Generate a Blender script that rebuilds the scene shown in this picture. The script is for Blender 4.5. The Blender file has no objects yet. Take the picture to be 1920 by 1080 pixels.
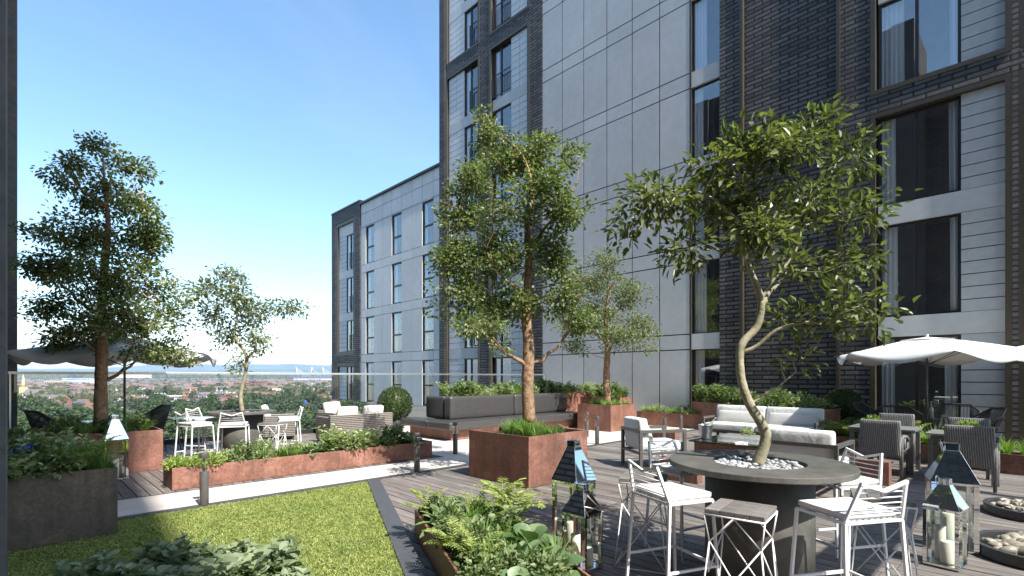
import bpy, math, random
import numpy as np
from mathutils import Vector, Matrix
R = math.radians
PI = math.pi
sc = bpy.context.scene
col = sc.collection
rnd = random.Random(7)
rng = np.random.default_rng(11)

# ------------------------------------------------------------------ camera, sky, sun, exposure
EYE = 1.65
cd = bpy.data.cameras.new('camera'); cam = bpy.data.objects.new('camera', cd); col.objects.link(cam)
cam.location = (0, 0, EYE); cam.rotation_euler = (R(90), 0, R(-44.1))
cd.sensor_width = 36; cd.lens = 18.0; cd.shift_y = 166 / 1920
cd.clip_start = 0.02; cd.clip_end = 60000
sc.camera = cam
SUN_EL = 50.0
w = bpy.data.worlds.new("World"); sc.world = w; w.use_nodes = True
nt = w.node_tree
bg = nt.nodes['Background']
sky = nt.nodes.new('ShaderNodeTexSky'); sky.sky_type = 'NISHITA'; sky.sun_disc = False
sky.sun_elevation = R(SUN_EL); sky.sun_rotation = R(184)
sky.altitude = 0; sky.air_density = 1.0; sky.dust_density = 0.9; sky.ozone_density = 1.0
hs = nt.nodes.new('ShaderNodeHueSaturation'); hs.inputs['Saturation'].default_value = 1.12; hs.inputs['Hue'].default_value = .494; nt.links.new(sky.outputs[0], hs.inputs['Color']); # faint high cloud wisps
tc = nt.nodes.new('ShaderNodeTexCoord'); mpn = nt.nodes.new('ShaderNodeMapping'); mpn.inputs['Rotation'].default_value = (.3, .5, .9); mpn.inputs['Scale'].default_value = (1.2, 4.5, 3.0)
nz = nt.nodes.new('ShaderNodeTexNoise'); nz.inputs['Scale'].default_value = 1.1; nz.inputs['Detail'].default_value = 7; nz.inputs['Roughness'].default_value = .6; nz.inputs['Distortion'].default_value = .7
cr = nt.nodes.new('ShaderNodeValToRGB'); cr.color_ramp.elements[0].position = .46; cr.color_ramp.elements[0].color = (0, 0, 0, 1); cr.color_ramp.elements[1].position = .80; cr.color_ramp.elements[1].color = (.04, .04, .04, 1)
mxs = nt.nodes.new('ShaderNodeMixRGB'); mxs.inputs[2].default_value = (6.2, 6.6, 7.0, 1)
nt.links.new(tc.outputs['Generated'], mpn.inputs['Vector']); nt.links.new(mpn.outputs[0], nz.inputs['Vector']); nt.links.new(nz.outputs['Fac'], cr.inputs[0]); nt.links.new(cr.outputs[0], mxs.inputs[0])
nt.links.new(hs.outputs[0], mxs.inputs[1]); nt.links.new(mxs.outputs[0], bg.inputs[0]); bg.inputs[1].default_value = 0.138
sl = bpy.data.lights.new('sun', 'SUN'); sl.energy = 4.4; sl.angle = R(0.55); sl.color = (1.0, 0.945, 0.87)
so = bpy.data.objects.new('sun', sl); col.objects.link(so)
SUNV = Vector((-0.07 * math.cos(R(SUN_EL)), -math.cos(R(SUN_EL)), math.sin(R(SUN_EL))))
so.rotation_euler = SUNV.to_track_quat('Z', 'Y').to_euler()
sc.view_settings.view_transform = 'Standard'; sc.view_settings.look = 'None'
sc.view_settings.exposure = 1.25; sc.view_settings.gamma = 1
try:
    sc.cycles.max_bounces = 7; sc.cycles.transparent_max_bounces = 24; sc.cycles.volume_bounces = 0
    sc.cycles.diffuse_bounces = 3; sc.cycles.glossy_bounces = 4; sc.cycles.transmission_bounces = 6
    sc.cycles.caustics_reflective = False; sc.cycles.caustics_refractive = False
    sc.cycles.sample_clamp_indirect = 6
except Exception: pass

FR = (0.7182, -0.6958); FF = (0.6958, 0.7182)      # picture-right and picture-forward in world XY
def W(r, z):                                        # metres right / metres ahead -> world XY
    return (FR[0]*r + FF[0]*z, FR[1]*r + FF[1]*z)
def PX(px, z):                                      # a column of the photograph at a depth
    return W((px-960)/960*z, z)

# ------------------------------------------------------------------ object helpers
def tag(o, label=None, cat=None, group=None, kind=None):
    if label: o['label'] = label
    if cat: o['category'] = cat
    if group: o['group'] = group
    if kind: o['kind'] = kind
    return o
def thing(name, label, cat, loc=(0, 0, 0), rz=0, group=None, scale=None):
    o = bpy.data.objects.new(name, None); col.objects.link(o)
    o.location = loc; o.rotation_euler = (0, 0, rz); o.empty_display_size = .1
    if scale: o.scale = (scale,)*3 if not hasattr(scale, '__len__') else scale
    return tag(o, label, cat, group)
def copy_tree(o, parent=None):
    c = o.copy(); col.objects.link(c); c.parent = parent
    for ch in list(o.children): copy_tree(ch, c)
    return c
def dup(o, label, loc, rz=0, scale=None, group=None):
    c = copy_tree(o); c.location = loc; c.rotation_euler = (0, 0, rz)
    if scale is not None: c.scale = (scale,)*3 if not hasattr(scale, '__len__') else scale
    c['label'] = label
    if group: c['group'] = group
    elif 'group' in c: del c['group']
    return c

class MB:
    def __init__(s): s.v = []; s.f = []; s.m = []; s.sm = []
    def add(s, vs, fs, mi=0, smooth=False):
        b = len(s.v); s.v += [tuple(p) for p in vs]
        for f in fs: s.f.append(tuple(i+b for i in f)); s.m.append(mi); s.sm.append(smooth)
    def box(s, x0, x1, y0, y1, z0, z1, mi=0, M=None):
        if x0 > x1: x0, x1 = x1, x0
        if y0 > y1: y0, y1 = y1, y0
        if z0 > z1: z0, z1 = z1, z0
        vs = [(x0,y0,z0),(x1,y0,z0),(x1,y1,z0),(x0,y1,z0),(x0,y0,z1),(x1,y0,z1),(x1,y1,z1),(x0,y1,z1)]
        if M is not None: vs = [M @ Vector(p) for p in vs]
        s.add(vs, [(0,3,2,1),(4,5,6,7),(0,1,5,4),(1,2,6,5),(2,3,7,6),(3,0,4,7)], mi)
        return s
    def prism(s, poly, z0, z1, mi=0):
        n = len(poly)
        a = sum(poly[i][0]*poly[(i+1) % n][1]-poly[(i+1) % n][0]*poly[i][1] for i in range(n))
        if a < 0: poly = poly[::-1]
        vs = [(p[0], p[1], z0) for p in poly]+[(p[0], p[1], z1) for p in poly]
        s.add(vs, [tuple(range(n))[::-1], tuple(range(n, 2*n))]+[(i, (i+1) % n, (i+1) % n+n, i+n) for i in range(n)], mi)
        return s
    def tube(s, pts, rad, n=8, mi=0, cap=True, smooth=True):
        pts = [Vector(p) for p in pts]; k = len(pts)
        if not hasattr(rad, '__len__'): rad = [rad]*k
        t0 = (pts[1]-pts[0]).normalized()
        up = Vector((0, 0, 1)) if abs(t0.z) < .9 else Vector((1, 0, 0))
        u = t0.cross(up).normalized(); vs = []
        for i, p in enumerate(pts):
            t = (pts[min(i+1, k-1)]-pts[max(i-1, 0)])
            t = t.normalized() if t.length > 1e-9 else t0
            u = (u-t*u.dot(t)); u = u.normalized() if u.length > 1e-6 else t.orthogonal().normalized()
            v = t.cross(u)
            for j in range(n):
                a = 2*PI*j/n + (PI/4 if n == 4 else 0)
                vs.append(p+(u*math.cos(a)+v*math.sin(a))*rad[i])
        fs = [(i*n+j, i*n+(j+1) % n, (i+1)*n+(j+1) % n, (i+1)*n+j) for i in range(k-1) for j in range(n)]
        if cap: fs += [tuple(range(n))[::-1], tuple(range((k-1)*n, k*n))]
        s.add(vs, fs, mi, smooth and n > 4); return s
    def bar(s, a, b, wd=.02, mi=0): return s.tube([a, b], wd*.7071, 4, mi)
    def lathe(s, prof, n=24, c=(0, 0), mi=0, smooth=True):
        vs = [(c[0]+r*math.cos(2*PI*j/n), c[1]+r*math.sin(2*PI*j/n), z) for r, z in prof for j in range(n)]
        k = len(prof)
        fs = [(i*n+j, i*n+(j+1) % n, (i+1)*n+(j+1) % n, (i+1)*n+j) for i in range(k-1) for j in range(n)]
        if prof[0][0] > 1e-4: fs.append(tuple(range(n))[::-1])
        if prof[-1][0] > 1e-4: fs.append(tuple(range((k-1)*n, k*n)))
        s.add(vs, fs, mi, smooth); return s
    def cushion(s, x0, x1, y0, y1, z0, z1, p=5.0, n=9, puff=.0, mi=0, M=None):
        """rounded, slightly puffed box"""
        cx, cy, cz = (x0+x1)/2, (y0+y1)/2, (z0+z1)/2; hx, hy, hz = (x1-x0)/2, (y1-y0)/2, (z1-z0)/2
        hm = min(hx, hy, hz); rr = hm*.75*(4.0/p)
        faces = []; vs = []; idx = {}
        g = [math.sin((i/(n-1)-.5)*PI*.98)/math.sin(.49*PI) for i in range(n)]
        def vert(a, b, c):
            key = (round(a, 5), round(b, 5), round(c, 5))
            if key in idx: return idx[key]
            q = Vector((a*hx, b*hy, c*hz))
            core = Vector((max(-hx+rr, min(hx-rr, q.x)), max(-hy+rr, min(hy-rr, q.y)), max(-hz+rr, min(hz-rr, q.z))))
            d = q-core
            if d.length > 1e-6: q = core+d.normalized()*rr
            if puff:
                if hz == hm: q.z += math.copysign(puff, c)*(1-a*a)*(1-b*b) if abs(c) > .5 else 0
                elif hx == hm: q.x += math.copysign(puff, a)*(1-c*c)*(1-b*b) if abs(a) > .5 else 0
                else: q.y += math.copysign(puff, b)*(1-c*c)*(1-a*a) if abs(b) > .5 else 0
            q += Vector((cx, cy, cz))
            if M is not None: q = M @ q
            idx[key] = len(vs); vs.append(q); return idx[key]
        for ax in range(3):
            for sg in (-1, 1):
                for i in range(n-1):
                    for j in range(n-1):
                        q = []
                        for (a, b) in ((g[i], g[j]), (g[i+1], g[j]), (g[i+1], g[j+1]), (g[i], g[j+1])):
                            c3 = [0, 0, 0]; c3[ax] = sg; c3[(ax+1) % 3] = a; c3[(ax+2) % 3] = b
                            q.append(vert(*c3))
                        faces.append(tuple(q if sg > 0 else q[::-1]))
        s.add(vs, faces, mi, True); return s
    def build(s, name, mats, parent=None, bevel=0, kind=None):
        me = bpy.data.meshes.new(name); me.from_pydata(s.v, [], s.f)
        for m in (mats if isinstance(mats, (list, tuple)) else [mats]): me.materials.append(m)
        me.polygons.foreach_set('material_index', s.m); me.polygons.foreach_set('use_smooth', s.sm)
        me.update()
        o = bpy.data.objects.new(name, me); col.objects.link(o); o.parent = parent
        if bevel:
            b = o.modifiers.new('bevel', 'BEVEL'); b.width = bevel; b.segments = 2; b.limit_method = 'ANGLE'; b.angle_limit = R(50)
        if kind: o['kind'] = kind
        return o
def npmesh(name, V, F, mat, parent=None, smooth=False, kind=None):
    """V (n,3), F (m,k) arrays"""
    me = bpy.data.meshes.new(name); k = F.shape[1]
    me.vertices.add(len(V)); me.vertices.foreach_set('co', np.ascontiguousarray(V, dtype=np.float32).ravel())
    me.loops.add(F.size); me.loops.foreach_set('vertex_index', F.astype(np.int32).ravel())
    me.polygons.add(len(F)); me.polygons.foreach_set('loop_start', np.arange(0, F.size, k, dtype=np.int32))
    me.polygons.foreach_set('loop_total', np.full(len(F), k, dtype=np.int32))
    me.polygons.foreach_set('use_smooth', np.full(len(F), smooth, dtype=bool))
    me.materials.append(mat); me.update(calc_edges=True); me.validate()
    o = bpy.data.objects.new(name, me); col.objects.link(o); o.parent = parent
    if kind: o['kind'] = kind
    return o
def norm(a): return a/np.maximum(np.linalg.norm(a, axis=-1, keepdims=True), 1e-9)
def leaves(P, D, L, Wd, fold=.25, up=None):
    """leaf blades from points P along D: six vertices each, folded on the midrib. returns V, F"""
    n = len(P); D = norm(D)
    if up is None: up = np.tile([0., 0., 1.], (n, 1))+rng.normal(0, .45, (n, 3))
    S = norm(np.cross(D, up)); N = norm(np.cross(S, D))
    L = np.broadcast_to(L, (n,))[:, None]; Wd = np.broadcast_to(Wd, (n,))[:, None]
    v = np.stack([P, P+D*L*.35+S*Wd*.5+N*Wd*fold, P+D*L*.72+S*Wd*.38+N*Wd*fold*.5-N*L*.05, P+D*L-N*L*.14,
                  P+D*L*.72-S*Wd*.38+N*Wd*fold*.5-N*L*.05, P+D*L*.35-S*Wd*.5+N*Wd*fold, ], 1)
    b = (np.arange(n)*6)[:, None]
    F = np.concatenate([b+np.array([[0, 1, 2, 3]]), b+np.array([[0, 3, 4, 5]])], 0)
    return v.reshape(-1, 3), F
class NM:
    def __init__(s): s.V = []; s.F = []; s.n = 0
    def add(s, V, F): s.V.append(V); s.F.append(F+s.n); s.n += len(V)
    def build(s, name, mat, parent=None, **k): return npmesh(name, np.concatenate(s.V), np.concatenate(s.F), mat, parent, **k)

# ------------------------------------------------------------------ materials
def mat(name, color=(.5, .5, .5), rough=.6, metal=0, spec=.5):
    m = bpy.data.materials.new(name); m.use_nodes = True
    b = m.node_tree.nodes['Principled BSDF']
    b.inputs['Base Color'].default_value = (*color, 1); b.inputs['Roughness'].default_value = rough
    b.inputs['Metallic'].default_value = metal; b.inputs['Specular IOR Level'].default_value = spec
    return m
def N(m, t, **k):
    n = m.node_tree.nodes.new(t)
    for a, b in k.items():
        if a.startswith('i_'):
            key = a[2:]; key = int(key) if key.isdigit() else key.replace('_', ' ')
            n.inputs[key].default_value = b
        else: setattr(n, a, b)
    return n
def LK(m, a, b): m.node_tree.links.new(a, b)
def BS(m): return m.node_tree.nodes['Principled BSDF']
def ramp(m, src, stops):
    r = N(m, 'ShaderNodeValToRGB'); e = r.color_ramp.elements
    while len(e) < len(stops): e.new(.5)
    for i, (p, c) in enumerate(stops): e[i].position = p; e[i].color = (*c, 1)
    LK(m, src, r.inputs[0]); return r.outputs[0]
def coord(m, world=False):
    if world: return N(m, 'ShaderNodeNewGeometry').outputs['Position']
    return N(m, 'ShaderNodeTexCoord').outputs['Object']
def noise(m, src, scale, detail=4, rough=.55, dist=0):
    n = N(m, 'ShaderNodeTexNoise', i_Scale=scale, i_Detail=detail, i_Roughness=rough, i_Distortion=dist)
    if src is not None: LK(m, src, n.inputs['Vector'])
    return n.outputs['Fac']
def mixc(m, fac, a, b, typ='MIX'):
    x = N(m, 'ShaderNodeMixRGB', blend_type=typ)
    for k, s in ((0, fac), (1, a), (2, b)):
        if isinstance(s, (int, float)): x.inputs[k].default_value = s
        elif isinstance(s, tuple): x.inputs[k].default_value = (*s, 1)
        else: LK(m, s, x.inputs[k])
    return x.outputs[0]
def math_(m, op, a, b=0.0):
    x = N(m, 'ShaderNodeMath', operation=op)
    for k, s in ((0, a), (1, b)):
        if isinstance(s, (int, float)): x.inputs[k].default_value = s
        else: LK(m, s, x.inputs[k])
    return x.outputs[0]
def bump(m, h, st=.3, dist=.01):
    b = N(m, 'ShaderNodeBump', i_Strength=st, i_Distance=dist); LK(m, h, b.inputs['Height'])
    LK(m, b.outputs[0], BS(m).inputs['Normal']); return b
def noisy(name, c1, c2, scale=8, rough=.6, metal=0, bst=.15, bsc=60, bd=.004, world=True, spec=.5, det=5, lo=.35, hi=.65):
    m = mat(name, c1, rough, metal, spec); g = coord(m, world)
    LK(m, ramp(m, noise(m, g, scale, det), [(lo, c1), (hi, c2)]), BS(m).inputs['Base Color'])
    if bst: bump(m, noise(m, g, bsc, 3), bst, bd)
    return m
def isl(m): return N(m, 'ShaderNodeNewGeometry').outputs['Random Per Island']

M = {}
# weathering steel
def corten(name, a, b, c, dark, rough=.62):
    m = mat(name, a, rough); g = coord(m, True)
    n1 = noise(m, g, 2.2, 6, .6, .4); n2 = noise(m, g, 26, 5, .7)
    base = ramp(m, n1, [(.34, a), (.5, b), (.68, c)])
    sp = ramp(m, n2, [(.35, (.62, .62, .62)), (.65, (1.15, 1.15, 1.15))])
    x = mixc(m, 1.0, base, sp, 'MULTIPLY')
    n3 = noise(m, g, 3.4, 8, .72, .8)
    x = mixc(m, ramp(m, n3, [(.52, (0, 0, 0)), (.72, (.75, .75, .75))]), x, dark)
    mp = N(m, 'ShaderNodeMapping'); mp.inputs['Scale'].default_value = (9, 9, .7); LK(m, g, mp.inputs['Vector'])
    x = mixc(m, 1.0, x, ramp(m, noise(m, mp.outputs[0], 1, 5, .6), [(.3, (.74, .72, .70)), (.65, (1.1, 1.1, 1.1))]), 'MULTIPLY')
    LK(m, x, BS(m).inputs['Base Color'])
    LK(m, ramp(m, n2, [(.3, (.5, .5, .5)), (.7, (.75, .75, .75))]), BS(m).inputs['Roughness'])
    bump(m, noise(m, g, 70, 4, .7), .25, .003); return m
M['corten'] = corten('weathering_steel', (.19, .088, .06), (.27, .122, .085), (.37, .185, .135), (.11, .07, .052))
M['corten2'] = corten('shaded_weathering_steel', (.10, .075, .055), (.13, .10, .075), (.18, .13, .09), (.05, .045, .04), .5)  # darker, greyer copy of the steel: the left planter's shade put into its colour
M['corten_in'] = mat('steel_inner', (.28, .12, .06), .7)
M['soil'] = noisy('soil', (.03, .022, .016), (.06, .045, .03), 30, .95, bst=.8, bsc=40, bd=.02)
# timber deck: each board is an island
def wood(name, cols, along='Y', grain=.6, rough=.7):
    m = mat(name, cols[0], rough); g = coord(m, True)
    r = isl(m)
    cm = N(m, 'ShaderNodeCombineXYZ'); LK(m, math_(m, 'MULTIPLY', r, 40), cm.inputs[0]); LK(m, math_(m, 'MULTIPLY', r, 17), cm.inputs[1])
    va = N(m, 'ShaderNodeVectorMath', operation='ADD'); LK(m, g, va.inputs[0]); LK(m, cm.outputs[0], va.inputs[1])
    mp = N(m, 'ShaderNodeMapping'); mp.inputs['Scale'].default_value = (38, 1.6, 38) if along == 'Y' else (1.6, 38, 38)
    LK(m, va.outputs[0], mp.inputs['Vector'])
    n = noise(m, mp.outputs[0], 1, 6, .65, .6)
    base = ramp(m, r, [(0, cols[0]), (.5, cols[1]), (1, cols[2])])
    gr = ramp(m, n, [(.3, (1-grain,)*3), (.68, (1.2, 1.2, 1.2))])
    x = mixc(m, 1.0, base, gr, 'MULTIPLY')
    st = noise(m, g, .9, 5, .6)
    x = mixc(m, ramp(m, st, [(.45, (0, 0, 0)), (.75, (.45, .45, .45))]), x, (.10, .085, .075))
    LK(m, x, BS(m).inputs['Base Color']); bump(m, n, .35, .004); return m
M['deck'] = wood('weathered_timber', ((.20, .172, .158), (.28, .242, .225), (.145, .122, .11)))
M['seatwood'] = wood('grey_seat_boards', ((.16, .15, .14), (.21, .195, .18), (.12, .11, .105)), grain=.5)
M['paving'] = noisy('pale_paving', (.58, .52, .47), (.66, .60, .545), 1.5, .75, bst=.08, bsc=90)
def paving():
    m = M['paving']; g = coord(m, True)
    br = N(m, 'ShaderNodeTexBrick', offset=.5, i_Scale=1.0, i_Mortar_Size=.004, i_Brick_Width=1.2, i_Row_Height=.6)
    br.inputs['Color1'].default_value = (1, 1, 1, 1); br.inputs['Color2'].default_value = (.93, .93, .93, 1); br.inputs['Mortar'].default_value = (.72, .7, .68, 1)
    LK(m, g, br.inputs['Vector'])
    old = BS(m).inputs['Base Color'].links[0].from_socket
    LK(m, mixc(m, 1.0, old, br.outputs['Color'], 'MULTIPLY'), BS(m).inputs['Base Color'])
paving()
M['edging'] = noisy('dark_edging', (.055, .057, .062), (.075, .077, .082), 20, .55, bst=.1)
M['lawnbase'] = noisy('lawn_soil', (.045, .06, .018), (.09, .11, .03), 25, .95, bst=.5, bsc=80, bd=.01)
# brick
def brickmat(name, c1, c2, mort, bw=.5, rh=.13, ms=.016):
    m = mat(name, c1, .62); g = coord(m, True)
    sp = N(m, 'ShaderNodeSeparateXYZ'); LK(m, g, sp.inputs[0])
    cb = N(m, 'ShaderNodeCombineXYZ'); LK(m, math_(m, 'ADD', sp.outputs[0], sp.outputs[1]), cb.inputs[0]); LK(m, sp.outputs[2], cb.inputs[1])
    br = N(m, 'ShaderNodeTexBrick', offset=.5, i_Scale=1.0, i_Mortar_Size=ms, i_Mortar_Smooth=.15, i_Brick_Width=bw, i_Row_Height=rh, i_Bias=-.25)
    LK(m, cb.outputs[0], br.inputs['Vector'])
    br.inputs['Color1'].default_value = (*c1, 1); br.inputs['Color2'].default_value = (*c2, 1); br.inputs['Mortar'].default_value = (*mort, 1)
    n = noise(m, g, 14, 6, .7); n2 = noise(m, g, 60, 4, .7)
    big = ramp(m, noise(m, g, .35, 4, .6), [(.3, (.75, .75, .76)), (.7, (1.2, 1.18, 1.15))])
    x = mixc(m, 1.0, mixc(m, 1.0, br.outputs['Color'], big, 'MULTIPLY'), ramp(m, n, [(.3, (.6, .6, .6)), (.7, (1.35, 1.35, 1.35))]), 'MULTIPLY')
    LK(m, x, BS(m).inputs['Base Color'])
    h = math_(m, 'ADD', math_(m, 'MULTIPLY', br.outputs['Fac'], -1.0), math_(m, 'MULTIPLY', n2, .35))
    bump(m, h, .9, .02); return m
M['brick'] = brickmat('charcoal_brick', (.12, .113, .11), (.03, .0295, .03), (.003, .003, .003), ms=.024)
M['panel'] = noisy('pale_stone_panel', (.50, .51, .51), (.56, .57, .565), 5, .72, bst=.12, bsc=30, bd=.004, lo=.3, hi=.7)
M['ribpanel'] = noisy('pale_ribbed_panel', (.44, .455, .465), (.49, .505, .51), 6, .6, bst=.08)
M['wingpanel'] = noisy('brightened_stone_panel', (.64, .645, .635), (.71, .715, .70), 5, .65, bst=.08, bsc=30, bd=.004, lo=.3, hi=.7)  # lighter copy of the tower panel: the wing's brighter light is in the colour
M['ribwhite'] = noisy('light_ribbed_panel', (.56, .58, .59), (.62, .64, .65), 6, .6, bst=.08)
M['joint'] = mat('shadow_joint', (.05, .052, .055), .8)
M['bronze'] = noisy('bronze_frame', (.075, .062, .045), (.095, .078, .056), 8, .42, metal=.35, bst=.05)
M['frame'] = mat('dark_window_frame', (.022, .021, .02), .4)
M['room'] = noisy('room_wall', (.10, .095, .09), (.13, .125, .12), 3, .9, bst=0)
M['curtain'] = mat('white_curtain', (.8, .79, .78), .85)
M['concrete'] = noisy('dark_concrete', (.075, .075, .075), (.11, .108, .105), 7, .8, bst=.35, bsc=45, bd=.006)
M['tableconc'] = noisy('table_concrete', (.07, .068, .06), (.105, .102, .09), 6, .65, bst=.3, bsc=55, bd=.004)
def pits():
    m = M['tableconc']; g = coord(m)
    v = N(m, 'ShaderNodeTexVoronoi', i_Scale=26); LK(m, g, v.inputs['Vector'])
    old = BS(m).inputs['Base Color'].links[0].from_socket
    LK(m, mixc(m, ramp(m, v.outputs['Distance'], [(.1, (1, 1, 1)), (.17, (0, 0, 0))]), old, (.04, .038, .034)), BS(m).inputs['Base Color'])
pits()
def glassmat(name, f0=.05, tint=(.9, .93, .93), rough=.0, gl=(1, 1, 1)):
    """thin glass: clear sheet whose reflection grows towards grazing (the same from both sides)"""
    m = bpy.data.materials.new(name); m.use_nodes = True; t = m.node_tree; t.nodes.clear()
    o = t.nodes.new('ShaderNodeOutputMaterial'); x = t.nodes.new('ShaderNodeMixShader'); f = t.nodes.new('ShaderNodeLayerWeight'); f.inputs[0].default_value = .5
    a = t.nodes.new('ShaderNodeBsdfTransparent'); a.inputs[0].default_value = (*tint, 1)
    g = t.nodes.new('ShaderNodeBsdfGlossy'); g.inputs['Roughness'].default_value = rough; g.inputs[0].default_value = (*gl, 1)
    p = math_(m, 'POWER', f.outputs['Facing'], 5.0); k = math_(m, 'ADD', math_(m, 'MULTIPLY', p, 1-f0), f0)
    t.links.new(k, x.inputs[0]); t.links.new(a.outputs[0], x.inputs[1]); t.links.new(g.outputs[0], x.inputs[2]); t.links.new(x.outputs[0], o.inputs[0])
    return m
M['winglass'] = glassmat('window_glass', .15, (.95, .97, .98))
M['clearglass'] = glassmat('clear_glass', .03, (.96, .98, .97))
M['screenglass'] = glassmat('screen_glass', .03, (.93, .95, .94))
M['steel'] = mat('brushed_steel', (.75, .76, .78), .38, 1)
M['mirror'] = mat('polished_steel', (.82, .82, .82), .03, 1)
M['candle'] = mat('wax', (.78, .72, .62), .5); BS(M['candle']).inputs['Subsurface Weight'].default_value = .15
M['wick'] = mat('wick', (.02, .02, .02), .9)
M['white'] = noisy('white_powder_coat', (.72, .72, .74), (.78, .78, .79), 40, .38, bst=0)
M['fabric'] = noisy('white_cushion_fabric', (.66, .65, .63), (.72, .71, .69), 30, .95, bst=.3, bsc=260, bd=.002)
def wrinkle():
    m = M['fabric']; g = coord(m, True)
    h = math_(m, 'ADD', math_(m, 'MULTIPLY', noise(m, g, 5, 3, .5, 1.2), 1.0), math_(m, 'MULTIPLY', noise(m, g, 300, 2), .05))
    bump(m, h, .55, .03)
wrinkle()
M['linen'] = noisy('linen_pillow', (.50, .48, .46), (.56, .54, .51), 60, .95, bst=.5, bsc=200, bd=.003)
M['alu'] = noisy('brown_aluminium', (.085, .078, .072), (.11, .10, .095), 12, .45, bst=0)
M['darkalu'] = mat('dark_aluminium', (.05, .05, .052), .42)
M['leather'] = noisy('grey_leather', (.045, .044, .044), (.06, .058, .058), 14, .34, bst=.35, bsc=90, bd=.003)
M['canvas'] = noisy('white_canvas', (.78, .78, .77), (.82, .82, .81), 20, .9, bst=.1, bsc=150, bd=.002)
def canvas_tr():
    m = M['canvas']; b = BS(m); out = m.node_tree.nodes['Material Output']
    t = N(m, 'ShaderNodeBsdfTranslucent'); t.inputs[0].default_value = (.8, .78, .74, 1)
    x = N(m, 'ShaderNodeMixShader'); x.inputs[0].default_value = .22
    LK(m, b.outputs[0], x.inputs[1]); LK(m, t.outputs[0], x.inputs[2]); LK(m, x.outputs[0], out.inputs[0])
canvas_tr()
def wicker(name, c1, c2, sc_=22, sv=12, wz_=.25):
    m = mat(name, c1, .6); g = coord(m)
    w1 = N(m, 'ShaderNodeTexWave', wave_type='BANDS', bands_direction='Z', i_Scale=sc_, i_Distortion=.3); LK(m, g, w1.inputs['Vector'])
    sp = N(m, 'ShaderNodeSeparateXYZ'); LK(m, g, sp.inputs[0])
    cb = N(m, 'ShaderNodeCombineXYZ'); LK(m, math_(m, 'ADD', sp.outputs[0], sp.outputs[1]), cb.inputs[0])
    w2 = N(m, 'ShaderNodeTexWave', wave_type='BANDS', bands_direction='X', i_Scale=sv, i_Distortion=.0); LK(m, cb.outputs[0], w2.inputs['Vector'])
    h = math_(m, 'MULTIPLY', w1.outputs['Fac'], wz_); h = math_(m, 'ADD', h, math_(m, 'MULTIPLY', w2.outputs['Fac'], 1-wz_))
    n = noise(m, g, 25, 3)
    x = mixc(m, ramp(m, h, [(.25, (0, 0, 0)), (.9, (1, 1, 1))]), tuple(k*.38 for k in c1), c2)
    LK(m, mixc(m, 1.0, x, ramp(m, n, [(.3, (.75,)*3), (.7, (1.15,)*3)]), 'MULTIPLY'), BS(m).inputs['Base Color'])
    bump(m, h, .8, .008); return m
M['wickgrey'] = wicker('grey_wicker', (.26, .25, .245), (.34, .33, .32))
M['wickbrown'] = wicker('brown_wicker', (.17, .15, .13), (.29, .26, .23), 7, 14, .8)
M['rope'] = mat('dark_rope', (.05, .052, .055), .7)
M['tabletop'] = noisy('grey_tabletop', (.16, .158, .155), (.2, .198, .195), 10, .5, bst=0)
M['blackgloss'] = mat('black_glass_top', (.012, .012, .013), .04)
M['bark'] = noisy('warm_bark', (.19, .11, .065), (.40, .25, .15), 14, .85, bst=.9, bsc=26, bd=.02, world=False)
M['bark2'] = noisy('pale_bark', (.20, .18, .115), (.36, .33, .22), 9, .8, bst=.7, bsc=34, bd=.01, world=False)
M['stonegrey'] = noisy('grey_pebbles', (.28, .29, .30), (.46, .47, .48), 18, .6, bst=.2)
M['stonebeige'] = noisy('beige_pebbles', (.30, .26, .21), (.44, .39, .32), 9, .42, bst=.1)
def isl_var(m, amt=.45):
    b = BS(m); old = b.inputs['Base Color'].links[0].from_socket
    LK(m, mixc(m, 1.0, old, ramp(m, isl(m), [(0, (1-amt,)*3), (1, (1+amt*.5,)*3)]), 'MULTIPLY'), b.inputs['Base Color'])
isl_var(M['stonegrey']); isl_var(M['stonebeige'], .3)
def leafmat(name, a, b, c, trans=.35, rough=.45, spec=.4):
    m = mat(name, a, rough, 0, spec)
    r = isl(m); oi = N(m, 'ShaderNodeObjectInfo').outputs['Random']
    x = ramp(m, r, [(0, a), (.55, b), (1, c)])
    x = mixc(m, 1.0, x, ramp(m, oi, [(0, (.82, .85, .8)), (1, (1.15, 1.1, 1.12))]), 'MULTIPLY')
    LK(m, x, BS(m).inputs['Base Color'])
    t = N(m, 'ShaderNodeBsdfTranslucent'); LK(m, mixc(m, 1.0, x, (1.5, 1.7, .7), 'MULTIPLY'), t.inputs[0])
    mx = N(m, 'ShaderNodeMixShader'); mx.inputs[0].default_value = trans
    LK(m, BS(m).outputs[0], mx.inputs[1]); LK(m, t.outputs[0], mx.inputs[2]); LK(m, mx.outputs[0], m.node_tree.nodes['Material Output'].inputs[0])
    return m
M['lf_tree'] = leafmat('tree_leaf', (.075, .105, .04), (.15, .19, .075), (.29, .325, .16))
M['lf_fic'] = leafmat('glossy_leaf', (.07, .09, .035), (.13, .155, .06), (.25, .27, .13), rough=.38)
M['lf_grass'] = leafmat('blade_leaf', (.10, .19, .04), (.18, .29, .07), (.32, .42, .14))
M['lf_fern'] = leafmat('fern_leaf', (.14, .19, .05), (.25, .31, .09), (.40, .45, .17))
M['lf_shrub'] = leafmat('shrub_leaf', (.08, .125, .05), (.15, .205, .085), (.28, .33, .17))
M['lf_pale'] = leafmat('pale_leaf', (.16, .22, .10), (.32, .38, .20), (.52, .55, .36))
M['lf_lime'] = leafmat('lime_leaf', (.12, .2, .04), (.22, .30, .07), (.42, .46, .16))
M['lf_broad'] = leafmat('broad_leaf', (.08, .14, .06), (.13, .20, .09), (.22, .30, .15), trans=.2)
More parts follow.
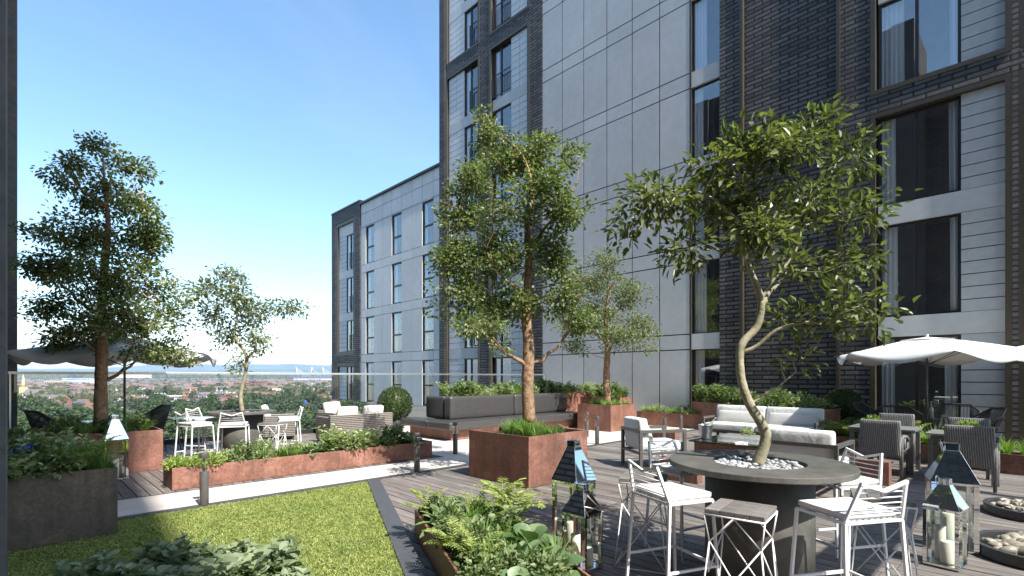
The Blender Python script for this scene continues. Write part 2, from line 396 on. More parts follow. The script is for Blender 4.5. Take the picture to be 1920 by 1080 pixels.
M['lf_sage'] = leafmat('sage_leaf', (.14, .185, .10), (.20, .25, .145), (.28, .33, .20), trans=.25)
M['lf_box'] = leafmat('box_leaf', (.035, .06, .018), (.06, .095, .028), (.11, .15, .05), trans=.2)
M['lf_lawn'] = leafmat('lawn_blade', (.17, .225, .06), (.29, .36, .105), (.46, .47, .20), trans=.3, rough=.6)
def drift(m, sc_, lo, hi):
    b = BS(m); old = b.inputs['Base Color'].links[0].from_socket; g = coord(m, True)
    LK(m, mixc(m, 1.0, old, ramp(m, noise(m, g, sc_, 4, .6), [(.35, lo), (.65, hi)]), 'MULTIPLY'), b.inputs['Base Color'])
drift(M['lf_lawn'], 1.8, (.80, .86, .8), (1.12, 1.06, 1.05)); drift(M['lf_lawn'], 14, (.78, .80, .75), (1.1, 1.1, 1.1))
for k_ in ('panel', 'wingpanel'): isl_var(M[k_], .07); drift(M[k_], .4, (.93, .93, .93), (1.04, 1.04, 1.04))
M['stem'] = mat('stem', (.10, .12, .05), .7)

# ================================================================== SETTING
# ---- terrace ground
b = MB()
b.prism([(-14, -16), (17.2, -16), (17.2, 15.1), (-14, 15.1)], -.6, -.06)
b.build('roof_slab', M['edging'], kind='structure')
def planks(name, poly, x0, x1, y0, y1, top=.0, seed=1):
    """boards 0.15 m wide along Y, clipped to a convex polygon in x"""
    r_ = random.Random(seed); b = MB(); x = x0; pw = .15; gap = .012
    def yr(xx):
        ys = []
        n = len(poly)
        for i in range(n):
            (ax, ay), (bx, by) = poly[i], poly[(i+1) % n]
            if (ax-xx)*(bx-xx) <= 0 and abs(ax-bx) > 1e-9: ys.append(ay+(by-ay)*(xx-ax)/(bx-ax))
        return (min(ys), max(ys)) if len(ys) >= 2 else None
    while x < x1-.02:
        xa, xb = x+gap/2, min(x+pw, x1)-gap/2
        A, B = yr(xa), yr(xb)
        if A and B and B[1]-B[0] > .02:
            y = max(A[0], B[0])-.0; segs = [y+r_.uniform(.6, 3.4)]
            while segs[-1] < min(A[1], B[1])-.8: segs.append(segs[-1]+r_.uniform(2.6, 3.8))
            ends = segs[:-1] if len(segs) > 1 else []
            pts = [None]+ends+[None]
            for i in range(len(pts)-1):
                la = A[0] if pts[i] is None else pts[i]+.002; lb = B[0] if pts[i] is None else pts[i]+.002
                ha = A[1] if pts[i+1] is None else pts[i+1]-.002; hb = B[1] if pts[i+1] is None else pts[i+1]-.002
                dz = r_.uniform(-.0015, .0015)
                b.prism([(xa, la), (xb, lb), (xb, hb), (xa, ha)], -.045, top+dz)
        x += pw
    return b.build(name, M['deck'], kind='structure', bevel=.003)
SD = (-.41, -.912)           # direction of the slanting edging, towards the camera
def sl(p, t, s=0): return (p[0]+SD[0]*t-SD[1]*s, p[1]+SD[1]*t+SD[0]*s)
E0 = (4.19, 7.38)
planks('timber_deck', [E0, (16.1, 7.38), (16.1, -2.0), (E0[0]+SD[0]*10.3, -2.0)], 0.0, 16.1, -2, 7.4, seed=3)
planks('timber_deck', [(-6, 8.62), (6.25, 8.62), (6.25, 14.95), (-6, 14.95)], -6, 6.25, 8.6, 15, seed=5)
b = MB(); b.box(-6, 16.1, 7.5, 8.52, -.06, .004); b.box(6.33, 16.1, 8.524, 14.95, -.06, .004)
b.build('stone_path', M['paving'], kind='structure')
b = MB(); b.box(-6, 16.1, 7.4, 7.497, -.06, .012); b.box(-6, 6.25, 8.523, 8.615, -.06, -.004); b.box(6.253, 6.327, 8.53, 14.95, -.06, .0)
a0, a1 = sl(E0, 0, 0), sl(E0, 10.2, 0)
b.prism([a0, a1, sl(E0, 10.2, -.19), sl(E0, .02, -.19)], -.06, .014)
b.build('metal_edging', M['edging'], kind='structure')
LB = [(-6, 7.4), sl(E0, 0, -.19), sl(E0, 9.0, -.19), (-6, sl(E0, 9.0, -.19)[1])]
b = MB(); b.prism(LB, -.058, -.012); b.build('lawn', M['lawnbase'], kind='structure')
# lawn blades: one mass nobody could count
n = 330000
def in_lawn(x, y): return (y < 7.385) & (x < E0[0]+SD[0]*(y-E0[1])/SD[1]-.195) & (y > .8)
x = rng.uniform(-1.2, 4.1, n); y = rng.uniform(.9, 7.4, n)
# denser near the camera
keep = in_lawn(x, y) & ((x*FF[0]+y*FF[1]) > 3.0) & ((x*FR[0]+y*FR[1]) > -1.1*(x*FF[0]+y*FF[1]))
x, y = x[keep], y[keep]; n = len(x)
P = np.stack([x, y, np.full(n, -.014)], 1)
D = norm(np.stack([rng.normal(0, 1.1, n), rng.normal(0, 1.1, n), np.full(n, 1.0)], 1))
hh = rng.uniform(.018, .036, n)*(1+.25*np.sin(x*9+1.3*np.sin(y*7))*np.sin(y*11))
S = norm(np.cross(D, rng.normal(0, 1, (n, 3))))*rng.uniform(.0022, .0055, n)[:, None]
V = np.stack([P-S, P+S, P+D*hh[:, None]*.6+S*1.1+[0, 0, .004], P+D*hh[:, None]], 1).reshape(-1, 3)
o = npmesh('lawn_grass', V, (np.arange(n)*4)[:, None]+np.array([[0, 1, 2, 3]]), M['lf_lawn']); tag(o, 'short bright green clover-like turf covering the lawn', 'grass', kind='stuff')

# ---- facade
DX = 16.3
def fy(px):
    u = (px-960)/960
    return DX*(FF[1]+FR[1]*u)/(FR[0]*u+FF[0])
ST = 2.93
def wz(k, dz=0): return (.06 if k == 0 else 3.08+ST*(k-1)+dz, 2.56+ST*k+dz)
def window(parent, pa, pb, z0, z1, mull=(), trans=None, curt='L', rail=None, rec=.14, fw=.05, blind=False):
    """pa, pb picture columns (left, right); y runs the other way"""
    y1, y0 = fy(pa), fy(pb)
    x = DX+rec; f = MB()
    for (a, c, d, e) in ((y0, y1, z0, z0+fw), (y0, y1, z1-fw, z1), (y0, y0+fw, z0+fw, z1-fw), (y1-fw, y1, z0+fw, z1-fw)): f.box(x, x+.08, a, c, d, e)
    for m_ in mull:
        ym = y1-(y1-y0)*m_; f.box(x-.012, x+.072, ym-fw*.55, ym+fw*.55, z0+fw, z1-fw)
    if trans: zt = z0+(z1-z0)*trans; f.box(x-.008, x+.068, y0+fw, y1-fw, zt-.045, zt+.045)
    o = f.build('window', M['frame'], parent)
    g = MB(); g.box(x+.03, x+.036, y0+fw, y1-fw, z0+fw, z1-fw); g.build('pane', M['winglass'], o)
    wd = y1-y0
    def cur(a, c):
        cb = MB(); n_ = max(8, int((c-a)/(.018 if pa > 1200 else .045))); vs = []
        for i in range(n_+1):
            yy = a+(c-a)*i/n_; dx = .05*math.sin(i*1.15)+.02*math.sin(i*.37)
            vs += [(x+.115+dx*.7, yy, z0+.02), (x+.115+dx*.5, yy+.01, z1-.02)]
        cb.add(vs, [(2*i, 2*i+2, 2*i+3, 2*i+1) for i in range(n_)], 0, True); cb.build('curtain', M['curtain'], o)
    wr = rnd.uniform(.75, 1.35)
    if 'L' in curt: cur(y1-wd*(.26 if len(mull) else .34)*wr, y1-.03)
    if 'R' in curt: cur(y0+.03, y0+wd*.14*rnd.uniform(.8, 1.4))
    if rail:
        r = MB(); ya, yb = y1-(y1-y0)*rail, y0+.0; xr = DX-.0
        r.box(xr, xr+.03, yb, ya, z0+1.08, z0+1.12); r.box(xr, xr+.03, yb, ya, z0+.1, z0+.13)
        yy = yb+.05
        while yy < ya-.02: r.box(xr+.008, xr+.02, yy-.007, yy+.007, z0+.13, z0+1.08); yy += .11
        r.box(xr, xr+.03, ya-.03, ya-.001, z0+.131, z0+1.079); r.build('balcony_railing', M['frame'], o)
    return o
def slab(mb, pa, pb, z0, z1, x0=0, th=.28, mi=0): mb.box(DX+x0, DX+x0+th, fy(pb), fy(pa), z0, z1, mi)
G = .02
def panels(mb, cols, zs, x0=0, skip=lambda i, j: False):
    for i in range(len(cols)-1):
        for j in range(len(zs)-1):
            if skip(i, j): continue
            ya, yb = fy(cols[i+1]), fy(cols[i])
            mb.box(DX+x0, DX+x0+.05, ya+G, yb-G, zs[j]+G, zs[j+1]-G)
HT = 26.4; HW = 12.93
bands = [0.0]
for k in range(9): bands += [2.56+ST*k, 3.08+ST*k]
tower = thing('apartment_tower', 'tall apartment block of charcoal brick and pale grey panels filling the right half', 'building', (0, 0, 0))
wing = thing('apartment_wing', 'lower five-storey pale panelled block with flat roof, left of the tall block', 'building', (0, 0, 0))
# --- wing
cw = [677, 686.3, 701.5, 717.4, 734.9, 753, 772.4, 791.9, 812.7, 826]
G = .013
zw = [z for z in bands if z < 11.4]+[11.42, 12.28, HW]
wcol = {1: 0, 4: 1, 7: 2}
pm = MB(); bk = MB()
def wskip(i, j): return i in wcol and j % 2 == 0 and j < 8
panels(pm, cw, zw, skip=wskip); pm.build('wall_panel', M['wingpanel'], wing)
for i in range(9):
    for j in range(len(zw)-1):
        if not wskip(i, j): slab(bk, cw[i], cw[i+1], zw[j], zw[j+1], .03, .4)
bk.build('panel_backing', M['joint'], wing)
for k in range(4):
    z0, z1 = wz(k)
    for i in wcol: window(wing, cw[i], cw[i+1], z0, z1, trans=.44, curt='L', rec=.06, fw=.07)
bw = MB(); bw.box(DX-.08, DX+.4, fy(677), fy(667), 0, 13.15); bw.box(DX-.08, DX+.4, fy(631.5), fy(624), 0, 13.15)
bw.box(DX-.08, DX+.4, fy(667), fy(631.5), 12.36, 13.15); bw.box(DX-.08, DX+.4, fy(667), fy(631.5), 2.6, 3.12)
bw.box(DX+.401, DX+9, fy(627), fy(624), 0, 13.14)
bw.build('brick_wall', M['brick'], wing)
rb = MB(); tr = MB()
def ribs(mb, pa, pb, z0, z1, vert=None, pitch=.3, x0=.08):
    y0, y1 = fy(pb), fy(pa); z = z0; vs_ = [y0]+([y1-(y1-y0)*v for v in (vert or [])][::-1])+[y1]
    n_ = max(1, round((z1-z0)/pitch)); p = (z1-z0)/n_
    mb = MB()
    for i in range(n_):
        for a, c in zip(vs_[:-1], vs_[1:]): mb.box(DX+x0, DX+x0+.04, a+.009, c-.009, z0+p*i+.011, z0+p*(i+1)-.011)
    slab(mb, pa, pb, z0, z1, x0+.035, .3, 1); mb.build('ribbed_panel', [rmat, M['joint']], rpar)
rmat = M['ribwhite']; rpar = wing
def spandrel(*a):
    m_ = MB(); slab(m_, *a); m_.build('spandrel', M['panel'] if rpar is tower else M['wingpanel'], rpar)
def frame_box(mb, pa, pb, z0, z1, w=.13, top=True, bot=True):
    y0, y1 = fy(pb), fy(pa)
    mb.box(DX-.05, DX+.3, y1-w, y1, z0, z1); mb.box(DX-.05, DX+.3, y0, y0+w, z0, z1)
    if top: mb.box(DX-.05, DX+.3, y0+w, y1-w, z1-w, z1)
    if bot: mb.box(DX-.05, DX+.3, y0+w, y1-w, z0, z0+w)
frame_box(tr, 631.5, 667, 3.12, 12.36, .25); frame_box(tr, 631.5, 667, 0, 2.6, .25, bot=False)
for k in range(4):
    z0, z1 = wz(k); z1 = min(z1, 2.35) if k == 0 else z1; z0 = max(z0, 3.38) if k == 1 else z0
    ribs(rb, 634, 648, z0, z1, [.5], .3); window(wing, 648, 664.5, z0, z1, mull=(.45,), curt='L', rail=.45, rec=.1, fw=.06)
    if k: spandrel(634, 664.5, z1, min(z1+.52, 12.1) if k < 3 else 12.1, .07, .3)
tr.build('bronze_surround', M['bronze'], wing)
rf = MB(); rf.box(DX-.12, DX+.45, fy(676.5), fy(826)+.0, HW, HW+.12); rf.box(DX-.12, DX+.45, fy(624), fy(677), 13.15, 13.26); rf.box(DX+.46, DX+9, fy(826), fy(627)-.01, HW-.4, HW-.02)
rf.build('roof', M['frame'], wing)
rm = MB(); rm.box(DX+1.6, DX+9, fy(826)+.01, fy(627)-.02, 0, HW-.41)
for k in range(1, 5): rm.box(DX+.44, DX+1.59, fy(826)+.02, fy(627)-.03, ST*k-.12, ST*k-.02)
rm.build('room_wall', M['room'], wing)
# --- tower
G = .02
bk = MB(); pm = MB(); tr = MB(); bw = MB(); rpar = tower; rmat = M['ribpanel']
ct = [1017, 1054.2, 1094.4, 1137.8, 1185.3, 1236.7, 1294]
zt = bands+[HT]
panels(pm, ct, zt)
for a, c in zip(ct[:-1], ct[1:]): slab(bk, a, c, 0, HT, .03, .3)
# column of single windows
for k in range(9):
    z0, z1 = wz(k)
    if k < 5: window(tower, 1296.5, 1350, z0, z1, curt='L', rec=.10, fw=.035)
    else: slab(bk, 1296.5, 1350, z0, z1, .1, .2)
    slab(pm, 1296, 1350, z1, z1+.52, .01, .3)
tr.box(DX-.01, DX+.3, fy(1296.4), fy(1294.2), 0, HT)
# dark brick with bronze-edged recesses
def bcol(pa, pb, z0=0, z1=HT, x0=-.03, th=.36): bw.box(DX+x0, DX+x0+th, fy(pb), fy(pa), z0, z1)
bcol(1350, 1388); bcol(1576, 1632); bcol(1898, 2060)
tr.box(DX-.06, DX+.33, fy(1394), fy(1388), 0, HT); tr.box(DX-.06, DX+.33, fy(1576), fy(1569), 0, HT)
bcol(1394, 1569, 0, 8.5, .05, .3); bcol(1394, 1569, 8.56, 9.02); bcol(1394, 1569, 9.09, 17.2, .05, .3); bcol(1394, 1569, 17.2, HT)
tr.box(DX-.06, DX+.33, fy(1569), fy(1394), 8.5, 8.56); tr.box(DX-.06, DX+.33, fy(1569), fy(1394), 9.02, 9.09)
# big windows on the right
d2 = .12
frame_box(tr, 1632.5, 1897.5, 0, 8.56, .11, bot=False); frame_box(tr, 1632.5, 1897.5, 9.07, 17.3, .11)
bcol(1632.5, 1897.5, 8.56, 9.07); bcol(1632.5, 1897.5, 17.3, HT)
for k in range(6):
    z0, z1 = wz(k, d2)
    if k == 2: z1 = 8.45
    if k == 3: z0 = 9.18
    if k == 5: z1 = 17.19
    if k < 5: window(tower, 1646, 1801, z0, z1, mull=(.485,), curt='LR', rec=.13, fw=.06)
    else: spandrel(1646, 1801, z0, z1, .1, .2)
    ribs(rb, 1801, 1887.5, z0, z1, None, .30, .06)
    if k not in (2, 5): spandrel(1646, 1887.5, z1, z1+.52, .05, .3)
# two columns on the left
bcol(826, 836.4, x0=-.08, th=.4); bcol(900.4, 918.2); bcol(993.7, 1017)
bw.box(DX+.34, DX+9, fy(826)-.35, fy(826)-.001, HW, HT)
rmat = M['ribwhite']
for pa, pb, ra, rb_, wa, wb in ((836.4, 900.4, 840.5, 869, 869, 896.5), (918.2, 993.7, 956.7, 989.5, 922.5, 956.7)):
    frame_box(tr, pa, pb, 0, 17.35, .13, bot=False); frame_box(tr, pa, pb, 17.93, HT, .13)
    bcol(pa, pb, 17.35, 17.93)
    for k in range(9):
        z0, z1 = wz(k)
        if k == 5: z1 = 17.22
        if k == 6: z0 = 18.06
        if k == 8: z1 = HT-.14
        if k < 8: window(tower, wa, wb, z0, z1, mull=(.42,), curt='L', rail=(.42 if wa < 900 else .02), rec=.12, fw=.055)
        else: spandrel(wa, wb, z0, z1, .1, .2)
        ribs(rb, ra, rb_, z0, z1, [.5], .3, .06)
        if k not in (5, 8): spandrel(min(ra, wa), max(rb_, wb), z1, z1+.52, .05, .3)
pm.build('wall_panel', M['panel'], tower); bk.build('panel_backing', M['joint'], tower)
tr.build('bronze_surround', M['bronze'], tower)
bw.build('brick_wall', M['brick'], tower)
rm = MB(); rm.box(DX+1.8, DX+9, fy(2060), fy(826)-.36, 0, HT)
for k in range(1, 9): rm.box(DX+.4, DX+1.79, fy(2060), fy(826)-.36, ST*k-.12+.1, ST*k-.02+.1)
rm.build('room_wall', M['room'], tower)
rf = MB(); rf.box(DX-.15, DX+9.1, fy(2060), fy(826), HT, HT+.2); rf.build('roof', M['frame'], tower)
# room interiors seen through the big windows
def interior(k, items):
    z0 = wz(k, d2)[0]
    for (nm, lab, cat, x0, x1, y0, y1, za, zb, m_) in items:
        b = MB(); b.cushion(DX+x0, DX+x1, y0, y1, z0+za, z0+zb, 8); tag(b.build(nm, M[m_]), lab, cat)
yA, yB = fy(1801), fy(1646)
# ---- blocks behind and beside the camera (they cast the shade on the left of the terrace and are mirrored in the windows)
def plain_block(name, label, x0, x1, y0, y1, H, wins, mt='brick', tops=None):
    t = thing(name, label, 'building', (0, 0, 0)); b = MB(); b.box(x0, x1, y0, y1, -.5, H); b.build('brick_wall', M[mt], t)
    for (yc, zc, ww, hw) in wins:
        f = MB(); f.box(x1+.01, x1+.02, yc-ww/2, yc+ww/2, zc, zc+hw); f.build('window', M['frame'], t)
        g = MB(); g.box(x1+.021, x1+.026, yc-ww/2+.06, yc+ww/2-.06, zc+.06, zc+hw-.06); g.build('pane', M['winglass'], t)
    return t
west = thing('apartment_block', 'dark concrete and brick block cut off by the left edge of the photo', 'building', (0, 0, 0))
b = MB(); b.box(-4.3, -.045, 4.5, 5.45, -.5, 20); b.build('concrete_pier', M['concrete'], west)
b = MB(); b.box(-9, -.0, 15.3, 22, -34, 20); b.box(-9, -.16, 14.9, 15.29, -34, 20); b.build('concrete_wall', M['concrete'], west)
b = MB(); b.box(-9, -.20, 5.46, 14.89, -34, 20); b.box(-9, -4.0, -8.9, 4.495, -.5, 18); b.build('brick_wall', M['brick'], west)
for yy, ww in ((8, 1.6), (12, 1.6), (1.2, 1.8)):
    for k in range(5):
        f = MB(); f.box(-.20 if yy > 5 else -4.0, -.188 if yy > 5 else -3.988, yy-ww/2, yy+ww/2, .4+ST*k, 2.5+ST*k); f.build('window', M['frame'], west)
b = MB(); b.box(-1, .02, 15.9, 16.1, -34, 19.9) if False else b.box(-1, .035, 22.01, 22.2, -34, 19.9); b.build('bronze_surround', M['bronze'], west)
south = thing('apartment_block', 'charcoal brick block behind the viewer that shades the left of the terrace', 'building', (0, 0, 0))
b = MB(); b.box(-7, -.35, -16, -9, -.5, 34); b.build('brick_wall', M['brick'], south)
# beam of a pergola behind the viewer; only its shade falls in the picture
pg = thing('pergola', 'dark pergola whose beam shades a strip of the deck', 'pergola', (0, 0, 0))
b = MB(); b.box(4.2, 15.2, -1.72, -1.42, 3.2, 3.42); b.build('beam', M['alu'], pg, .005)
for xx in (4.3, 9.7, 15.0):
    b = MB(); b.box(xx-.07, xx+.07, -1.64, -1.5, 0, 3.19); b.build('post', M['alu'], pg, .005)

# ---- glass balustrade
bal = thing('glass_balustrade', 'frameless glass balustrade with pale metal top rail along the terrace edge', 'balustrade', (0, 14.8, 0))
b = MB(); b.box(-.12, 16.28, -.03, .03, 1.70, 1.755); b.build('top_rail', M['steel'], bal, .004)
b = MB(); b.box(-.12, 16.28, -.05, .05, -.05, .12); b.build('base_channel', M['frame'], bal)
xs = [-.1]
while xs[-1] < 16: xs.append(min(xs[-1]+1.64, 16.28))
for a, c in zip(xs[:-1], xs[1:]):
    b = MB(); b.box(a+.012, c-.012, -.008, .008, .12, 1.70); b.build('glass_panel', M['clearglass'], bal)
for a in (xs[0]+.0, xs[-1]-.03):
    b = MB(); b.box(a, a+.03, -.02, .02, .121, 1.699); b.build('end_post', M['steel'], bal)
# ---- tall glass screen at the right edge, almost edge-on
gs = thing('glass_screen', 'tall glass screen seen nearly edge-on along the right edge, mirroring the terrace', 'glass screen', (0, 0, 0))
def radial(xa, ya, xb, yb, th, z0, z1):
    d = Vector((xb-xa, yb-ya)); nrm = Vector((-d.y, d.x)).normalized()*th/2
    return [(xa-nrm.x, ya-nrm.y), (xb-nrm.x, yb-nrm.y), (xb+nrm.x, yb+nrm.y), (xa+nrm.x, ya+nrm.y)]
b = MB(); b.prism(radial(16.1, .382, 4.2, .045, .012, 0, 9), .0, 11); b.build('pane', M['screenglass'], gs)

# ================================================================== CITY BELOW
GZ = -33.0
def terr(r, z):
    """height of the land"""
    h = GZ+3*math.sin(z*.0021+r*.003)*min(1, z/900)
    if z > 3800:
        t = (z-3800); h += 62*(1-math.exp(-(t/2600)**2))*(1+.22*math.sin(r*.0011+1)+.12*math.sin(r*.0043))
    return h
zs = [26, 60, 120, 200, 300, 420, 560, 740, 960, 1250, 1600, 2100, 2700, 3400, 4200, 5000, 5900, 6800, 8000]
vs = []; fs = []; nr = 60
for z in zs:
    for j in range(nr+1):
        r = -1.7*z-200+j/nr*(3.3*z+400); p = W(r, z); vs.append((p[0], p[1], terr(r, z)))
for i in range(len(zs)-1):
    for j in range(nr): a = i*(nr+1)+j; fs.append((a, a+1, a+nr+2, a+nr+1))
b = MB(); b.add(vs, fs, 0, True)
M['land'] = noisy('land', (.03, .042, .016), (.10, .085, .07), .012, .95, bst=0, det=8)
b.build('town_ground', M['land'], kind='structure')
M['hill'] = noisy('hill', (.04, .07, .03), (.09, .12, .06), .002, .95, bst=0)
def ridge(z, h0, amp, seed, r0=-1.35, r1=.1, name='hills'):
    r_ = random.Random(seed); ph = [r_.uniform(0, 7) for _ in range(6)]; b = MB(); vs = []; n = 160
    for i in range(n+1):
        u = r0+(r1-r0)*i/n; r = u*z
        h = h0+amp*(.5*math.sin(u*5+ph[0])+.3*math.sin(u*11+ph[1])+.14*math.sin(u*27+ph[2])+.05*math.sin(u*70+ph[3]))
        for k, (dz, kk) in enumerate(((-1800, 0), (-900, .45), (0, 1), (1500, .3), (2500, 0))):
            p = W(r*(z+dz)/z, z+dz); vs.append((p[0], p[1], GZ-5+(h-GZ)*kk))
    fs = [(i*5+k, (i+1)*5+k, (i+1)*5+k+1, i*5+k+1) for i in range(n) for k in range(4)]
    b.add(vs, fs, 0, True); b.build(name, M['hill'], kind='structure')
ridge(11500, 175, 45, 4); ridge(15500, 330, 150, 9)
M['roofred'] = noisy('tiled_roof', (.15, .065, .055), (.24, .11, .085), .05, .9, bst=0); 
M['roofslate'] = noisy('slate_roof', (.09, .08, .10), (.15, .13, .155), .05, .8, bst=0)
M['wallred'] = noisy('red_brick', (.20, .095, .07), (.28, .14, .10), .08, .9, bst=0)
M['wallwhite'] = noisy('white_render', (.6, .58, .55), (.72, .70, .67), .05, .9, bst=0)
M['wallyellow'] = noisy('yellow_brick', (.5, .4, .22), (.58, .48, .28), .05, .9, bst=0)
M['citydark'] = mat('dark_pane', (.03, .035, .045), .3)
def house_mb(b, w, d, h, rh, mw=0, mr=1, Mx=None, det=True):
    X = (lambda p: Mx @ Vector(p)) if Mx is not None else (lambda p: p)
    vs = [X(p) for p in [(-w/2, -d/2, -1), (w/2, -d/2, -1), (w/2, d/2, -1), (-w/2, d/2, -1), (-w/2, -d/2, h), (w/2, -d/2, h), (w/2, d/2, h), (-w/2, d/2, h), (-w/2, 0, h+rh), (w/2, 0, h+rh)]]
    b.add(vs, [(0, 1, 5, 4), (2, 3, 7, 6), (1, 2, 6, 9, 5), (3, 0, 4, 8, 7)], mw)
    e = .4
    vs = [X(p) for p in [(-w/2, -d/2-e, h-.2), (w/2, -d/2-e, h-.2), (w/2, 0, h+rh+.15), (-w/2, 0, h+rh+.15), (w/2, d/2+e, h-.2), (-w/2, d/2+e, h-.2)]]
    b.add(vs, [(0, 1, 2, 3), (3, 2, 4, 5)], mr)
    if det:
        for x in (-w/2+1, w/2-1.2): b.box(x, x+.9, -.6, .5, h+rh-.6, h+rh+1.3, mw)
        for sy in (-1, 1):
            for x in (-w/4, w/4):
                for zz in (.8, 3.4): b.box(x-.6, x+.6, sy*(d/2+.03), sy*(d/2+.06), zz, zz+1.3, 2)
HV = []
for i, (w_, d_, h_, rh_, mw, mr) in enumerate(((7, 9, 5.4, 3, 'wallred', 'roofred'), (6, 8.5, 5.6, 2.8, 'wallred', 'roofslate'), (13, 9, 5.4, 3.2, 'wallwhite', 'roofred'), (9, 10, 5.8, 3.4, 'wallwhite', 'roofslate'), (18, 10, 8, 3.5, 'wallred', 'roofslate'))):
    b = MB(); house_mb(b, w_, d_, h_, rh_)
    o = b.build('town_house', [M[mw], M[mr], M['citydark']]); HV.append(o)
hg = 'houses spread across the distant town'
hl = ['red brick terraced house with tiled roof in the distant town', 'narrow red brick terraced house with slate roof in the distant town', 'pale rendered semi-detached house with red roof in the distant town',
      'pale rendered house with slate roof in the distant town', 'long red brick block with slate roof in the distant town']
used = [False]*5; cnt = 0
r_ = random.Random(21)
def house(i, r, z, ang):
    p = W(r, z); o = HV[i] if not used[i] else HV[i].copy()
    if used[i]: col.objects.link(o)
    used[i] = True
    o.location = (p[0], p[1], terr(r, z)); o.rotation_euler = (0, 0, ang); tag(o, hl[i], 'house', hg)
farb = MB(); rows = 0
while cnt < 300:
    z = 560+r_.random()**1.3*620; u = r_.uniform(-.98, -.33); ang = r_.choice((.3, .35, 1.85, 1.9, 2.4))+r_.uniform(-.05, .05)
    v = r_.choice((0, 0, 1, 1, 2, 3, 4)); nh = r_.randint(4, 9); wdt = (7, 6, 14, 10, 19)[v]
    if v > 1: nh = r_.randint(1, 4)
    c0 = W(u*z, z)
    for q in range(nh):
        if cnt >= 300: break
        X = c0[0]+math.cos(ang)*wdt*q; Y = c0[1]+math.sin(ang)*wdt*q
        zz = X*FF[0]+Y*FF[1]; rr = X*FR[0]+Y*FR[1]
        if rr/zz > -.34 or zz < 520: continue
        house(v, rr, zz, ang); cnt += 1
for _ in range(1500):
    z = 1150+r_.random()**1.2*3600; u = r_.uniform(-1.02, -.31); ang = r_.uniform(0, 3.1); nh = r_.randint(3, 8)
    c0 = W(u*z, z); mi = r_.choice((0, 0, 2, 2)); mr = r_.choice((1, 3, 3, 3, 1)); sc_ = 1.0+z/6000
    for q in range(nh):
        X = c0[0]+math.cos(ang)*9*sc_*q; Y = c0[1]+math.sin(ang)*9*sc_*q; zz = X*FF[0]+Y*FF[1]; rr = X*FR[0]+Y*FR[1]
        Mx = Matrix.Translation((X, Y, terr(rr, zz))) @ Matrix.Rotation(ang, 4, 'Z')
        house_mb(farb, 9*sc_*.98, 9*sc_, 5.6*sc_, 3*sc_, mi, mr, Mx, det=False)
o = farb.build('distant_houses', [M['wallred'], M['roofred'], M['wallwhite'], M['roofslate']], kind='stuff'); tag(o, 'mass of red roofed houses stretching to the horizon', 'houses')
# town trees
M['lf_city'] = leafmat('town_tree_leaf', (.03, .055, .018), (.05, .08, .025), (.08, .11, .04), trans=.15, rough=.7)
def crown_quads(n, blobs, size):
    """leaf-clump quads spread through ellipsoid blobs"""
    tot = sum(b_[3]*b_[4]*b_[5] for b_ in blobs); Vs = []
    for (x, y, z, a, b_, c) in blobs:
        k = int(n*a*b_*c/tot)+1; d = norm(rng.normal(0, 1, (k, 3))); rad = rng.uniform(.62, 1.04, k)**.6
        Vs.append(np.array([x, y, z])+d*rad[:, None]*np.array([a, b_, c]))
    P = np.concatenate(Vs); n = len(P); D = norm(rng.normal(0, 1, (n, 3))); S = norm(np.cross(D, rng.normal(0, 1, (n, 3))))
    s = (size*rng.uniform(.5, 1.3, n))[:, None]
    V = np.stack([P-D*s-S*s*.6, P-D*s*.4+S*s, P+D*s+S*s*.5, P+D*s*.3-S*s], 1).reshape(-1, 3)
    return V, (np.arange(n)*4)[:, None]+np.array([[0, 1, 2, 3]])
CT = []
for v in range(4):
    r2 = random.Random(40+v); bl = [(0, 0, 7, 4, 4, 4)]
    for q in range(7): a = q*.9+r2.random(); bl.append((3.1*math.cos(a), 3.1*math.sin(a), 4.5+r2.random()*5, 2.2+r2.random(), 2.2+r2.random(), 2+r2.random()))
    bl.append((r2.uniform(-1, 1), r2.uniform(-1, 1), 10.5, 2.2, 2.2, 2.2))
    V, F = crown_quads(900, bl, .62)
    t = thing('town_tree', 'x', 'tree'); npmesh('crown', V, F, M['lf_city'], t)
    b = MB(); b.tube([(0, 0, -1), (0, 0, 3), (.3, 0, 7)], [.5, .35, .2], 6); b.build('trunk', M['bark'], t); CT.append(t)
tl = ['dark rounded tree among many in the town below', 'broad bushy tree among many in the town below', 'uneven many-lobed tree among many in the town below', 'leafy spreading tree among many in the town below']
tg = 'trees in the town below the terrace'
for i in range(296):
    z = 215+r_.random()**1.5*480; u = r_.uniform(-1.02, -.28)
    if i > 250: z = r_.uniform(700, 1400)
    p = W(u*z, z); v = i % 4; s_ = r_.uniform(.75, 1.35)*(1 if z < 700 else 1.1)
    if i < 4: t = CT[v]; t.location = (p[0], p[1], terr(u*z, z)); t.scale = (s_,)*3; tag(t, tl[v], 'tree', tg)
    else: dup(CT[v], tl[v], (p[0], p[1], terr(u*z, z)), r_.random()*6, (s_*r_.uniform(.9, 1.3), s_*r_.uniform(.9, 1.3), s_), tg)
fw_ = NM(); 
for i in range(1900):
    z = 700+r_.random()**1.0*6500; u = r_.uniform(-1.05, -.3)
    if z > 4200: k = 1.7
    else: k = 1.0
    s_ = r_.uniform(3.5, 7.5)*k*(1+z/9000); p = W(u*z, z); hz_ = terr(u*z, z); m_ = r_.randint(1, 4)
    bl = [(p[0]+r_.uniform(-2, 2)*s_, p[1]+r_.uniform(-2, 2)*s_, hz_+s_*.7, s_*1.3, s_*1.3, s_) for _ in range(m_)]
    V, F = crown_quads(26*m_, bl, s_*.42); fw_.add(V, F)
